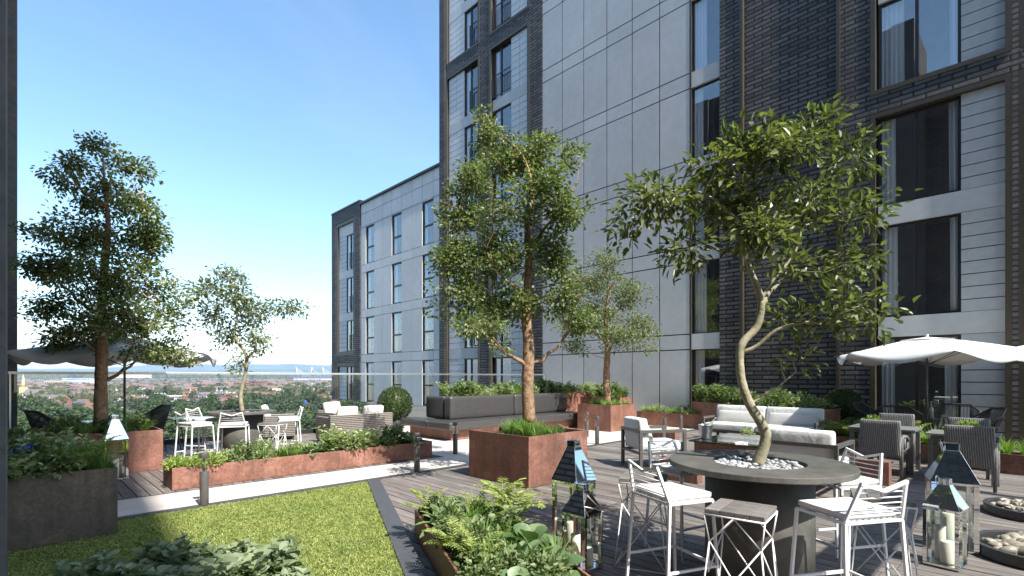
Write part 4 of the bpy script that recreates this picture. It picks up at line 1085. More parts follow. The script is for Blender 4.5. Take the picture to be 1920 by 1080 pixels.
# centre tree
B = blobs_px([(915, 250, 22, 40), (885, 335, 45, 34), (955, 305, 50, 45), (1065, 300, 38, 30), (1000, 285, 40, 32), (1010, 345, 55, 36), (865, 405, 52, 42), (955, 390, 70, 50), (1055, 390, 45, 42), (845, 480, 42, 40), (925, 480, 80, 55), (1035, 480, 60, 50), (865, 560, 58, 40), (950, 570, 80, 36), (1060, 560, 45, 45), (905, 612, 60, 26), (1085, 610, 30, 35), (940, 650, 26, 14)], 992, 8.5, .35, 2, .70)
tree('garden_tree', 'tall leafy tree with orange-brown bark in the big rust cube at the centre', (6.12, 5.92, .70), tp_px([(993, 792), (990, 720), (992, 650), (988, 590), (992, 500), (990, 420), (1000, 370), (985, 300), (940, 250)], 992, 8.5, .7), [.11, .10, .095, .082, .065, .05, .035, .018, .008], B, 20, 95, 310, 38, .07, .046, M['lf_tree'], 'bark', 8, spread=.11, flat=.65)
# small tree at the back
B = blobs_px([(1130, 490, 42, 22), (1105, 535, 55, 35), (1170, 555, 45, 38), (1198, 610, 28, 34), (1100, 605, 60, 40), (1158, 632, 48, 28), (1078, 650, 28, 16), (1212, 655, 18, 12)], 1136, 16.4, .3, 5, .72)
tree('garden_tree', 'smaller tree behind the leather bench in front of the grey wall', (13.33, 9.47, .72), tp_px([(1136, 758), (1135, 700), (1137, 660), (1134, 600), (1138, 540), (1132, 490)], 1136, 16.4, .72), [.12, .105, .09, .06, .035, .012], B, 14, 60, 230, 30, .075, .048, M['lf_tree'], 'bark', 5, spread=.15, flat=.6)
# tree growing through the near round table
ZT = 4.17
B = blobs_px([(1240, 375, 66, 50), (1190, 425, 34, 20), (1345, 300, 55, 42), (1400, 268, 40, 26), (1470, 285, 60, 38), (1535, 240, 48, 26), (1600, 300, 46, 28), (1370, 385, 82, 55), (1500, 385, 80, 50), (1612, 400, 34, 22), (1490, 500, 62, 36), (1585, 490, 50, 28), (1600, 585, 48, 42), (1505, 600, 45, 26), (1490, 680, 36, 28), (1290, 470, 44, 40), (1445, 440, 50, 40)], 1424, ZT, .16, 7, .93)
tree('table_tree', 'crooked pale-barked tree growing through the near round concrete table', (4.34, 1.60, .93), tp_px([(1422, 872), (1438, 826), (1432, 797), (1408, 757), (1393, 712), (1390, 664), (1397, 640), (1423, 610), (1429, 560), (1404, 490), (1392, 420), (1400, 350), (1420, 280)], 1424, ZT, .93), [.048, .043, .041, .037, .033, .031, .031, .030, .028, .019, .015, .011, .005], B, 16, 85, 240, 11, .085, .038, M['lf_fic'], 'bark2', 12, spread=.085, flat=.75,
     extra=((tp_px([(1430, 560), (1450, 530), (1500, 470), (1525, 400), (1570, 330)], 1424, ZT, .93, [0, .02, .05, .1, .15]), (.015, .005)), (tp_px([(1396, 660), (1420, 648), (1450, 620), (1500, 607), (1545, 612), (1590, 590)], 1424, ZT, .93, [0, -.03, -.08, -.12, -.1, -.1]), (.017, .005)), (tp_px([(1392, 420), (1340, 380), (1290, 365), (1230, 370)], 1424, ZT, .93, [0, -.05, -.1, -.1]), (.013, .004))))
# tree growing through the far round table
B = blobs_px([(432, 545, 42, 30), (400, 590, 34, 38), (470, 590, 40, 34), (535, 578, 40, 8), (425, 515, 36, 10), (480, 640, 30, 20), (425, 630, 36, 22), (440, 680, 26, 16), (385, 545, 18, 12)], 455, 10.26, .3, 9, .93)
tree('table_tree', 'slender pale-barked tree growing through the far round table', (3.26, 11.13, .93), tp_px([(455, 772), (452, 740), (461, 700), (462, 665), (440, 630), (445, 590), (435, 550), (428, 515)], 455, 10.26, .93), [.042, .038, .033, .03, .024, .017, .01, .005], B, 14, 60, 190, 11, .088, .04, M['lf_fic'], 'bark2', 17, spread=.1, flat=.75)

# ================================================================== FURNITURE
def round_table(label, loc, Rt=.69, rp=.405):
    t = thing('round_table', label, 'table', loc);n = 64; b = MB()
    # top: ring with a hole for the tree
    def ring(z0, z1, ra, rb):
        vs = []; 
        for (r, z) in ((ra, z1), (rb, z1), (rb, z0), (ra, z0)):
            vs += [(r*math.cos(2*PI*j/n), r*math.sin(2*PI*j/n), z) for j in range(n)]
        b.add(vs, [(i*n+j, ((i+1) % 4)*n+j, ((i+1) % 4)*n+(j+1) % n, i*n+(j+1) % n) for i in range(4) for j in range(n)])
    ring(.905, .95, .35, Rt); b.build('tabletop', M['tableconc'], t, .006)
    b = MB(); b.lathe([(rp, 0), (rp, .904)], 64); b.build('pedestal', M['tableconc'], t)
    b = MB(); b.lathe([(.348, .94), (.345, .86), (.0001, .86)], 48, smooth=False); del b.f[48*2]; del b.m[48*2]; del b.sm[48*2]; b.build('tree_well', M['darkalu'], t)
    return t
def pebbles(name, label, cx, cy, z, rad, n, s0, s1, m, layers=2, clip=None, lift=.02):
    g = np.random.default_rng(int(cx*100)); Vb = []; Fb = []; nm = NM()
    th = np.linspace(0, PI, 6); ph = np.linspace(0, 2*PI, 9)[:-1]; S_ = [(0, 0, 1)]
    for a in th[1:-1]:
        for p in ph: S_.append((math.sin(a)*math.cos(p), math.sin(a)*math.sin(p), math.cos(a)))
    S_.append((0, 0, -1)); S_ = np.array(S_); F = []
    for j in range(8): F.append((0, 1+j, 1+(j+1) % 8, 1+(j+1) % 8))
    F = []
    for i in range(3):
        for j in range(8): F.append((1+i*8+j, 1+(i+1)*8+j, 1+(i+1)*8+(j+1) % 8, 1+i*8+(j+1) % 8))
    for j in range(0, 8, 2): F.append((0, 1+j, 1+(j+1) % 8, 1+(j+2) % 8)); F.append((33, 25+(j+2) % 8, 25+(j+1) % 8, 25+j))
    F = np.array(F)
    for i in range(n):
        a = g.uniform(0, 2*PI); rr = rad*math.sqrt(g.uniform(0, 1)); x, y = rr*math.cos(a), rr*math.sin(a)
        s = g.uniform(s0, s1); A = Matrix.Rotation(g.uniform(0, 6.28), 3, 'Z') @ Matrix.Rotation(g.normal(0, .35), 3, 'X') @ Matrix.Rotation(g.normal(0, .3), 3, 'Y')
        V = (S_*np.array([s, s*g.uniform(.6, .85), s*g.uniform(.35, .6)])) @ np.array(A).T+[cx+x, cy+y, z+g.uniform(0, lift*layers)]
        nm.add(V, F)
    o = nm.build(name, m, smooth=True, kind='stuff'); tag(o, label, 'pebbles'); return o
T1 = (4.34, 1.60); T2 = (3.26, 11.13)
round_table('large round concrete bar table at the front right with pebbles in its centre', (*T1, .008))
round_table('round bar table beyond the long low planter, seen edge-on', (*T2, .008), .63, .38)
pebbles('table_pebbles', 'grey pebbles around the trunk in the near round table', *T1, .905, .325, 360, .018, .038, M['stonegrey'])
pebbles('table_pebbles', 'dark pebbles in the centre of the far round table', *T2, .885, .325, 160, .02, .036, M['stonegrey'])
# bar chair (faces +X)
def bar_chair(label, loc, rz, group):
    t = thing('bar_chair', label, 'bar chair', loc, rz, group); s = .0185
    F_ = {}; hs, wd, dp = .745, .215, .19
    b = MB()
    for a, c in (((-dp, -wd), (dp, -wd)), ((dp, -wd), (dp, wd)), ((dp, wd), (-dp, wd)), ((-dp, wd), (-dp, -wd))): b.bar((*a, hs), (*c, hs), s)
    for i in range(9): y = -wd+.03+i*(2*wd-.06)/8; b.box(-dp+.01, dp-.01, y-.016, y+.016, hs+.011, hs+.018)
    b.build('seat_frame', M['white'], t)
    b = MB(); b.cushion(-dp+.005, dp-.0, -wd+.005, wd-.005, hs+.02, hs+.058, 7, puff=.006); b.build('seat_cushion', M['fabric'], t)
    for sx, sy in ((-1, -1), (-1, 1), (1, -1), (1, 1)):
        b = MB(); b.bar((sx*dp, sy*wd, hs), (sx*(dp+.045), sy*(wd+.03), 0), s); b.build('leg', M['white'], t)
    b = MB(); zf = .27; k = (hs-zf)/hs; xx, yy = dp+.045*k, wd+.03*k
    b.bar((xx, -yy, zf), (xx, yy, zf), s); b.bar((-xx, -yy, zf), (xx, -yy, zf), s*.9); b.bar((-xx, yy, zf), (xx, yy, zf), s*.9)
    b.build('footrest', M['white'], t)
    b = MB(); zt = 1.0; xt = -dp-.07
    for sy in (-1, 1): b.bar((-dp, sy*wd, hs+.01), (xt, sy*.165, zt), s)
    b.bar((xt, -.175, zt), (xt, 0, zt-.05), s); b.bar((xt, .175, zt), (xt, 0, zt-.05), s)
    for i in range(5):
        q = .18+.145*i; z = hs+(zt-hs)*q; x = -dp-.07*q; y = wd-(wd-.165)*q; b.tube([(x, -y, z), (x, y, z)], .0045, 6)
    b.build('backrest', M['white'], t); return t
bc = bar_chair('white wire bar chair at the left of the near round table', (T1[0]-.80, T1[1]+.33, .008), math.atan2(-.33, .80), 'white bar chairs round the tables')
def at_tab(T, deg, dist): a = R(deg); return (T[0]+math.cos(a)*dist, T[1]+math.sin(a)*dist, .008), a+PI
for T, deg, dist, l_ in ((T1, 75, .80, 'white bar chair tucked behind the near round table, next to the left armchair'), (T1, -31, .79, 'white bar chair partly hidden behind the right of the near round table'), (T1, 239, .84, 'white bar chair in front right of the near round table, back to the viewer'),
                         (T2, 246, 1.0, 'white bar chair seen square from behind at the far round table'), (T2, 200, .95, 'white bar chair at the far left of the far round table'), (T2, -15, .85, 'white bar chair on the right side of the far round table'), (T2, 128, .85, 'bar chair standing behind the far round table')):
    p, a = at_tab(T, deg, dist); dup(bc, l_, p, a, group='white bar chairs round the tables')
def wire_stool(label, loc, rz, group):
    t = thing('wire_stool', label, 'stool', loc, rz, group); r = .0057; h = .735; a = .185
    b = MB()
    for i in range(4): y0 = -a+i*2*a/4; b.box(-a, a, y0+.0015, y0+2*a/4-.0015, h, h+.03)
    b.build('seat', M['seatwood'], t, .003)
    b = MB(); c = [(-a, -a), (a, -a), (a, a), (-a, a)]; top = [(x, y, h-.008) for x, y in c]; ft = [(x*1.16, y*1.16, .006) for x, y in c]
    mid = [(x*.86, y*.86, .545) for x, y in c]; low = [(x*1.0, y*1.0, .30) for x, y in c]
    for i in range(4): b.tube([top[i], top[(i+1) % 4]], r*1.15, 6)
    b.build('seat_ring', M['white'], t)
    for i in range(4):
        b = MB(); b.tube([top[i], mid[i]], r, 6); b.tube([mid[i], ft[i]], r, 6); b.build('leg', M['white'], t)
    b = MB()
    for i in range(4):
        j = (i+1) % 4; m1 = tuple((mid[i][k]+mid[j][k])/2 for k in range(3)); tm = tuple((top[i][k]+top[j][k])/2 for k in range(3)); lm_ = tuple((ft[i][k]*1.0+ft[j][k])/2 for k in range(3))
        if i % 2 == 0: b.tube([mid[i], mid[j]], r*.9, 6); b.tube([mid[i], (lm_[0], lm_[1], .28)], r*.9, 6); b.tube([mid[j], (lm_[0], lm_[1], .28)], r*.9, 6)
        else: b.tube([tm, mid[i]], r*.9, 6); b.tube([tm, mid[j]], r*.9, 6); b.tube([mid[i], ft[j]], r*.9, 6); b.tube([mid[j], ft[i]], r*.9, 6)
        b.tube([ft[i], ft[j]], r*.9, 6)
    b.build('brace', M['white'], t); return t
ws = wire_stool('grey-topped wire stool in front of the near round table pedestal', (3.50, 1.40, .008), R(8), 'wire stools with grey wood tops')
for (x, y), a, l_ in (((3.98, 2.44), 24, 'wire stool with grey wood top behind the left bar chair'), ((4.60, .82), 15, 'wire stool with grey wood top right of the near round table'), ((3.52, 10.2), 40, 'wire stool with grey wood top at the far round table')):
    dup(ws, l_, (x, y, .008), R(a), group='wire stools with grey wood tops')
# cushioned aluminium lounge seats (face +X, back edge at x = 0, y from 0 to width)
def lounge(name, label, cat, loc, rz, wd, n, H=.70, D_=.90):
    t = thing(name, label, cat, loc, rz); s = .055
    b = MB()
    for y in (0, wd-s): b.box(0, s, y, y+s, 0, H-s); b.box(D_-s, D_, y, y+s, 0, H-s); b.box(0, D_, y, y+s, H-s+.001, H)
    b.box(0, s, s, wd-s, H-s+.001, H); b.box(0, D_, .002, s-.002, .27, .31); b.box(0, D_, wd-s+.002, wd-.002, .27, .31)
    b.box(.002, s-.002, s, wd-s, .27, .31); b.box(D_-s+.002, D_-.002, s, wd-s, .27, .31); b.build('frame', M['alu'], t, .003)
    cw_ = (wd-2*s)/n
    for i in range(n):
        y0 = s+cw_*i+.006; y1 = s+cw_*(i+1)-.006
        b = MB(); b.cushion(.16, D_+.01, y0, y1, .315, .47, 7, puff=.015); b.build('seat_cushion', M['fabric'], t)
        Mx = Matrix.Translation((.06, 0, .33)) @ Matrix.Rotation(-.09, 4, 'Y')
        b = MB(); b.cushion(.0, .17, y0, y1, 0, .56, 6, puff=.02, M=Mx); b.build('back_cushion', M['fabric'], t)
        Mx = Matrix.Translation((.30, 0, .47)) @ Matrix.Rotation(-.32, 4, 'Y')
        b = MB(); b.cushion(-.06, .05, y0+.08, y1-.07, 0, .30, 4, puff=.03, M=Mx); b.build('pillow', M['linen'], t)
    return t
a1 = R(-32)
lounge('lounge_chair', 'white cushioned armchair with brown frame left of the coffee table', 'armchair', (7.82, 4.86, .008), a1, .80, 1, .70)
lounge('lounge_chair', 'white cushioned armchair seen from behind at the round table', 'armchair', (7.88, 1.88, .008), 0, .98, 1, .72)
lounge('sofa', 'white two-seat sofa with linen pillows and dark frame before the rust planter', 'sofa', (13.55, 6.05, .008), PI, 2.62, 2, .62)
# coffee table and what stands on it
t = thing('coffee_table', 'low rusty coffee table with black glossy top before the sofa', 'table', (10.25, 3.45, .008))
b = MB(); b.box(-.85, .85, -1.1, 1.2, 0, .385); b.build('base', M['corten'], t, .004)
b = MB(); b.box(-.93, .93, -1.18, 1.28, .39, .412); b.build('top', M['blackgloss'], t, .003)
CTZ = .421
t = thing('ice_bucket', 'steel ice bucket on the coffee table', 'bucket', (*PX(1323, 10.15), CTZ))
b = MB(); b.lathe([(.001, 0), (.105, 0), (.11, .01), (.135, .27), (.142, .275), (.138, .28), (.128, .27), (.10, .03), (.001, .03)], 32); b.build('bucket', M['steel'], t)
b = MB()
r_ = random.Random(3)
for i in range(26): a = r_.uniform(0, 6.28); q = r_.uniform(0, .1); b.box(-.02, .02, -.02, .02, -.02, .02, 0, Matrix.Translation((q*math.cos(a), q*math.sin(a), .25+r_.uniform(0, .03))) @ Matrix.Rotation(r_.uniform(0, 3), 4, (r_.random(), r_.random(), r_.random()+.1)))
b.build('ice', M['clearglass'], t)
o = MB(); Mx = Matrix.Rotation(.65, 4, 'Y') if False else Matrix.Rotation(.62, 4, Vector((-.7, .72, 0)))
pr = [(.001, 0), (.04, 0), (.042, .17), (.016, .26), (.015, .33), (.018, .335), (.018, .355), (.001, .356)]
bm_ = MB(); bm_.lathe(pr, 20); bm_.v = [tuple(Matrix.Rotation(.7, 4, Vector((.68, .73, 0))) @ Vector(v)) for v in bm_.v]
M['bottle'] = mat('pale_bottle', (.30, .33, .27), .2)
bo = bm_.build('wine_bottle', M['bottle']); p = PX(1321, 10.15); bo.location = (p[0], p[1], CTZ+.14); tag(bo, 'pale bottle leaning out of the ice bucket', 'bottle')
for i, (px, z_, l_) in enumerate(((1297, 9.95, 'tall champagne glass left of the ice bucket'),)):
    b = MB(); b.lathe([(.032, 0), (.03, .004), (.004, .008), (.004, .1), (.022, .14), (.028, .2), (.022, .27)], 20); o = b.build('champagne_glass', M['clearglass']); o.location = (*PX(px, z_), CTZ); tag(o, l_, 'glass')
t = thing('flower_vase', 'glass vase of small flowers beside the tree trunk on the coffee table', 'vase', (*PX(1402, 9.6), CTZ))
b = MB(); b.lathe([(.001, 0), (.055, 0), (.06, .12), (.057, .12)], 24); b.build('vase', M['clearglass'], t)
V, F = dome(240, .12, .14, .035, .02, .13); npmesh('flowers', V, F, M['lf_pale'], t)
b = MB(); b.box(-.14, .14, -.1, .1, 0, .018); o = b.build('book', M['white'], None, .002); o.location = (*PX(1390, 9.3), CTZ); o.rotation_euler = (0, 0, .4); tag(o, 'pale book lying on the coffee table, lower of two', 'book')
b = MB(); b.box(-.12, .12, -.085, .085, 0, .015); o = b.build('book', M['fabric'], None, .002); o.location = (*PX(1390, 9.3), CTZ+.019); o.rotation_euler = (0, 0, .1); tag(o, 'smaller pale book on top of the other on the coffee table', 'book')
# two thin rust blocks
for l_, x0, x1, y0, y1, H_ in (('low rusty steel block behind the left bar chairs', 7.50, 7.68, 3.66, 4.30, .33), ('low rusty steel block right of the near round table', 9.42, 9.60, 1.58, 2.60, .36), ('low rusty steel block in front of the far wall planter', 12.3, 12.5, 6.6, 7.3, .2)):
    b = MB(); b.box(x0, x1, y0, y1, .006, H_); o = b.build('steel_block', M['corten'], None, .004); tag(o, l_, 'steel block')
pebbles('pebbles', 'dark pebbles on the deck beside the left armchair', 8.75, 4.05, .01, .45, 170, .02, .05, M['stonegrey'])
# leather bench wrapped round its planter
t = thing('leather_bench', 'long dark leather bench with high back round a planter', 'bench', (8.0, 10.5, .008))
b = MB(); b.box(0, 5.3, 0, 1.9, 0, .27); b.build('base', M['corten'], t, .004)
for a, c in ((-.2, 2.84), (2.845, 5.45)):
    b = MB(); b.cushion(a, c, -.2, .80, .275, .475, 9, 11, puff=.0); b.build('seat_cushion', M['leather'], t)
b = MB(); b.cushion(-.2, .385, .81, 2.1, .275, .475, 9, 11); b.build('seat_cushion', M['leather'], t)
for a, c in ((.40, 2.83), (2.84, 5.3)):
    b = MB(); b.cushion(a, c, .56, .865, .47, 1.10, 7, 11); b.build('back_cushion', M['leather'], t)
b = MB(); b.cushion(.40, .675, .87, 1.72, .47, 1.10, 7, 11); b.build('back_cushion', M['leather'], t)
# bollard lights
def bollard(label, loc):
    t = thing('bollard_light', label, 'bollard light', loc, 0, 'bollard lights'); b = MB(); b.tube([(0, 0, 0), (0, 0, .43)], .052, 24); b.build('post', M['alu'], t, .003)
    b = MB(); b.tube([(0, 0, .6), (0, 0, .67)], .052, 24); b.build('cap', M['alu'], t, .003)
    b = MB(); b.lathe([(.048, .431), (.048, .599)], 24); b.build('glass_collar', M['clearglass'], t)
    b = MB(); b.tube([(0, 0, .431), (0, 0, .599)], .008, 10); b.build('lamp_core', M['alu'], t); return t
bl = bollard('dark bollard light at the lawn edge before the long planter', (1.73, 7.44, .01))
for x, y, l_ in ((4.98, 7.5, 'bollard light at the tip of the lawn by the path'), (6.69, 8.63, 'bollard light between the long planter and the leather bench'), (11.2, 8.62, 'bollard light right against the small tree cube'), (10.15, 7.5, 'bollard light right of the big rust cube'),
                 (13.55, 7.6, 'bollard light before the low wall planter'), (14.9, 7.8, 'bollard light nearest the grey wall')):
    dup(bl, l_, (x, y, .008), group='bollard lights')
# lanterns
def lantern(label, loc, rz, s, he, ha, candles):
    t = thing('lantern', label, 'lantern', loc, rz); a = s/2; p = .03*s/.25; b = MB()
    for sx in (-1, 1):
        for sy in (-1, 1): b.box(sx*a, sx*(a-p), sy*a, sy*(a-p), .021, he-.021)
    b.box(-a, a, -a, a, 0, .02)
    for y0, y1 in ((-a, -a+p), (a-p, a)): b.box(-a, a, y0, y1, he-.02, he)
    for x0, x1 in ((-a, -a+p), (a-p, a)): b.box(x0, x1, -a+p, a-p, he-.02, he)
    b.build('frame', M['mirror'], t, .002)
    b = MB(); n_ = s*.16; q = a+.008
    b.add([(-q, -q, he+.001), (q, -q, he+.001), (q, q, he+.001), (-q, q, he+.001), (-n_, -n_, ha), (n_, -n_, ha), (n_, n_, ha), (-n_, n_, ha)], [(3, 2, 1, 0), (0, 1, 5, 4), (1, 2, 6, 5), (2, 3, 7, 6), (3, 0, 4, 7), (4, 5, 6, 7)])
    b.box(-n_*.98, n_*.98, -n_*.98, n_*.98, ha+.001, ha+.05*s/.25); b.build('roof', M['mirror'], t, .002)
    b = MB(); hc = ha+.02; rr = .045*s/.25; b.tube([(rr*math.cos(x_)*.9, n_+.012+rr*.2*math.sin(x_), hc+rr*math.sin(x_)) for x_ in [i*2*PI/20 for i in range(21)]], .004, 6); b.build('ring_handle', M['mirror'], t)
    for i in range(4):
        b = MB(); b.box(a-p*.6, a-p*.6+.003, -a+p, a-p, .021, he-.021); o = b.build('glass_pane', M['clearglass'], t); o.rotation_euler = (0, 0, i*PI/2)
    for i, (x, y, r, h) in enumerate(candles):
        b = MB(); b.lathe([(r*.98, .021), (r, .03), (r, .021+h-.006), (r*.9, .021+h), (r*.2, .021+h-.01), (.001, .021+h-.01)], 24); o = b.build('candle', M['candle']); o.parent = None
        c_, s_ = math.cos(rz), math.sin(rz); o.location = (loc[0]+c_*x-s_*y, loc[1]+s_*x+c_*y, loc[2])
        tag(o, (('one' if i == 0 else 'second')+' candle in the '+label.split(' with')[0].replace('polished ', ''))[:200], 'candle')
    return t
lantern('small polished steel lantern at the front planter with two candles', (3.51, 2.75, .008), 0, .25, .474, .665, [(-.03, .05, .042, .26), (.02, -.045, .045, .15)])
lantern('tall polished steel lantern behind the small one at the front planter', (3.90, 3.16, .008), 0, .30, .64, .96, [(0, .03, .05, .2)])
lantern('small polished steel lantern in front at the lower right', (5.84, .58, .008), R(-9), .25, .50, .70, [(-.02, -.02, .05, .19), (.06, .05, .04, .3)])
lantern('tall polished steel lantern behind at the lower right', (6.50, .60, .008), R(14), .35, .64, .93, [(0, .03, .055, .3)])
lantern('polished steel lantern behind the dark planter at the left', (1.14, 10.33, .008), R(4), .30, .64, .96, [(0, 0, .055, .3)])
# parasols
def parasol(label, loc, Rr, ht, rz, ribs_=6):
    t = thing('parasol', label, 'parasol', loc, rz); n = ribs_*12; vs = []; fs = []
    rings = [(.03, 0), (.16, .018), (.35, .07), (.6, .17), (.85, .28), (.94, .335), (1.0, .40)]
    for q, (rr, dz) in enumerate(rings):
        for j in range(n):
            a = 2*PI*j/n; ph = (a*ribs_/(2*PI)) % 1.0; sag = math.sin(PI*ph)
            r = Rr*rr*(1-.10*sag*rr); z = ht-dz*(Rr/1.85)
            if rr > .9: z -= (.17*sag**1.3)*((rr-.85)/.15)-0.05*(1-sag)*((rr-.85)/.15); r -= .05*sag*(rr-.9)/.1
            else: z -= .05*sag*rr
            vs.append((r*math.cos(a), r*math.sin(a), z))
    k = len(rings); fs = [(i*n+j, i*n+(j+1) % n, (i+1)*n+(j+1) % n, (i+1)*n+j) for i in range(k-1) for j in range(n)]
    b = MB(); b.add(vs, fs, 0, True); o = b.build('canopy', M['canvas'], t); s_ = o.modifiers.new('thick', 'SOLIDIFY'); s_.thickness = .006
    b = MB(); vs = []; 
    for rr, dz in ((.02, -.035), (.12, -.015), (.26, .01)):
        for j in range(36): vs.append((Rr*rr*math.cos(2*PI*j/36), Rr*rr*math.sin(2*PI*j/36), ht-dz))
    b.add([(x, y, z-.0) for x, y, z in vs], [(i*36+j, i*36+(j+1) % 36, (i+1)*36+(j+1) % 36, (i+1)*36+j) for i in range(2) for j in range(36)], 0, True)
    b.v = [(x, y, ht+.012+.035*(1-math.hypot(x, y)/(Rr*.26))-.03*(math.hypot(x, y)/(Rr*.26))) for x, y, z in b.v]; b.build('vent_cap', M['canvas'], t)
    for i in range(ribs_):
        a = 2*PI*i/ribs_; b = MB(); b.tube([(.03*math.cos(a), .03*math.sin(a), ht-.02), (Rr*.6*math.cos(a), Rr*.6*math.sin(a), ht-.2*(Rr/1.85)), (Rr*.97*math.cos(a), Rr*.97*math.sin(a), ht-.36*(Rr/1.85))], .009, 6); b.build('rib', M['darkalu'], t)
        b = MB(); b.tube([(.04*math.cos(a), .04*math.sin(a), ht-.55), (Rr*.5*math.cos(a), Rr*.5*math.sin(a), ht-.17*(Rr/1.85))], .007, 6); b.build('strut', M['darkalu'], t)
    b = MB(); b.tube([(0, 0, .05), (0, 0, ht+.06)], .022, 16); b.build('pole', M['alu'], t)
    b = MB(); b.lathe([(.28, 0), (.28, .05), (.06, .09), (.05, .3), (.03, .3)], 32); b.build('base', M['concrete'], t)
    b = MB(); b.lathe([(.001, ht+.1), (.03, ht+.09), (.035, ht+.05), (.02, ht+.04)], 16); b.build('finial', M['steel'], t)
    return t
parasol('grey-white parasol in shade behind the left tree', (1.63, 13.3, .008), 1.84, 2.42, R(12))
parasol('bright white parasol over the dining tables at the right', (14.25, 1.72, .008), 1.80, 2.46, R(20))
# dining set on the right: wicker armchairs (face +X)
def wicker_chair(label, loc, rz, group):
    t = thing('wicker_armchair', label, 'chair', loc, rz, group); m = M['wickgrey']
    b = MB(); b.cushion(-.035, .045, -.275, .275, .33, .93, 6, 11, M=Matrix.Rotation(-.06, 4, 'Y')); b.build('backrest', m, t)
    b = MB(); b.cushion(.03, .56, -.27, .27, .33, .44, 6, 9); b.build('seat', m, t)
    for s in (-1, 1):
        b = MB(); y = s*.275
        b.tube([(.0, y, .64), (.2, y, .655), (.42, y, .64), (.54, y, .60), (.575, y, .54)], .028, 10); b.build('armrest', m, t)
        b = MB(); b.tube([(.0, y, .0), (-.005, y, .4), (.0, y, .66)], [.022, .03, .028], 10); b.build('leg', m, t)
        b = MB(); b.tube([(.58, y, .0), (.575, y, .3), (.57, y, .56)], [.022, .028, .027], 10); b.build('leg', m, t)
        b = MB(); b.box(.03, .56, y-.008, y+.008, .36, .62) if False else b.tube([(.28, y, .43), (.28, y, .65)], .016, 8); b.build('arm_post', m, t)
    return t
wc = wicker_chair('grey wicker armchair, back to the viewer, nearer the sofa', (10.22, 1.83, .008), 0, 'grey wicker armchairs')
for x, y, rz, l_ in ((9.95, .72, 0, 'grey wicker armchair, back to the viewer, at the right edge'), (12.15, 1.93, PI, 'grey wicker armchair facing the viewer across the left dining table'), (11.75, .86, PI, 'grey wicker armchair facing the viewer across the right dining table')):
    dup(wc, l_, (x, y, .008), rz, group='grey wicker armchairs')
def dining(label, x0, x1, y0, y1):
    t = thing('dining_table', label, 'table', ((x0+x1)/2, (y0+y1)/2, .008)); a, c = (x1-x0)/2, (y1-y0)/2
    b = MB()
    for i in range(6): b.box(-a+i*2*a/6+.003, -a+(i+1)*2*a/6-.003, -c, c, .715, .745)
    b.build('tabletop', M['tabletop'], t, .003)
    b = MB(); b.box(-a+.06, a-.06, -c+.06, c-.06, .66, .714); b.build('apron', M['tabletop'], t)
    for sx in (-1, 1):
        for sy in (-1, 1): b = MB(); b.box(sx*(a-.03), sx*(a-.09), sy*(c-.03), sy*(c-.09), 0, .659); b.build('leg', M['tabletop'], t)
dining('square grey dining table left of the pair under the parasol', 10.75, 11.55, 1.45, 2.42)
dining('square grey dining table right of the pair, nearer the glass screen', 10.4, 11.2, .42, 1.28)
def pot_plant(label, x, y, z, s=1.0):
    t = thing('potted_plant', label, 'potted plant', (x, y, z)); b = MB(); b.lathe([(.001, 0), (.07*s, 0), (.085*s, .09*s), (.078*s, .09*s), (.07*s, .07*s), (.001, .07*s)], 20); b.build('pot', M['concrete'], t)
    V, F = dome(260, .13*s, .11*s, .04*s, .024*s, .08*s); npmesh('foliage', V, F, M['lf_lime'], t)
pot_plant('small green potted plant on the left dining table', 11.1, 2.1, .753, 1.0)
pot_plant('small green potted plant on the right dining table', 10.75, .78, .753, 1.1)
# rope lounge chairs (face +X)
def rope_chair(label, loc, rz, group):
    t = thing('rope_chair', label, 'chair', loc, rz, group)
    top = [(-.02, -.42, .86), (-.16, -.24, 1.0), (-.16, .24, 1.0), (-.02, .42, .86)]; fr = [(.42, -.36, .62), (.42, .36, .62)]
    seat = [(.02, -.24, .40), (.02, .24, .40), (.5, .30, .42), (.5, -.30, .42)]
    b = MB(); b.tube([fr[0]]+top+[fr[1]], .02, 8); b.tube(seat+[seat[0]], .012, 8); b.tube([fr[0], seat[3]], .012, 8); b.tube([fr[1], seat[2]], .012, 8); b.build('frame', M['darkalu'], t)
    b = MB()
    rim = [fr[0]]+top+[fr[1]]; low = [seat[3], (.26, -.27, .41), seat[0], seat[1], (.26, .27, .41), seat[2]]
    for i in range(5):
        p0, p1 = Vector(rim[i]), Vector(rim[i+1]); q0, q1 = Vector(low[i]), Vector(low[i+1]); n_ = 9
        for k in range(n_): s = k/n_; b.tube([p0.lerp(p1, s), q0.lerp(q1, s)], .009, 4)
    b.build('rope_back', M['rope'], t)
    b = MB(); b.cushion(.03, .5, -.26, .26, .42, .49, 5, puff=.01); b.build('seat_cushion', M['rope'], t)
    for sx, sy in ((.03, -.24), (.03, .24), (.48, -.3), (.48, .3)):
        b = MB(); b.tube([(sx, sy, .41), (sx+(.06 if sx > .2 else -.08), sy*1.15, 0)], [.012, .009], 8); b.build('leg', M['darkalu'], t)
    return t
rc = rope_chair('dark rope chair beside the round clipped bush behind the sofa', (14.75, 2.95, .008), R(-100), 'dark rope chairs')
for x, y, rz, l_ in ((13.75, 2.15, R(-10), 'dark rope chair with its back to the viewer under the parasol'), (15.45, 1.35, PI, 'dark rope chair against the wall behind the glass table'), (14.2, .72, R(115), 'dark rope chair mirrored by the glass screen at the right'),
                     (2.3, 13.75, R(190), 'dark rope chair under the left parasol beside its pole'), (.35, 13.0, R(20), 'dark rope chair at the far left behind the dark planter')):
    dup(rc, l_, (x, y, .008), rz, group='dark rope chairs')
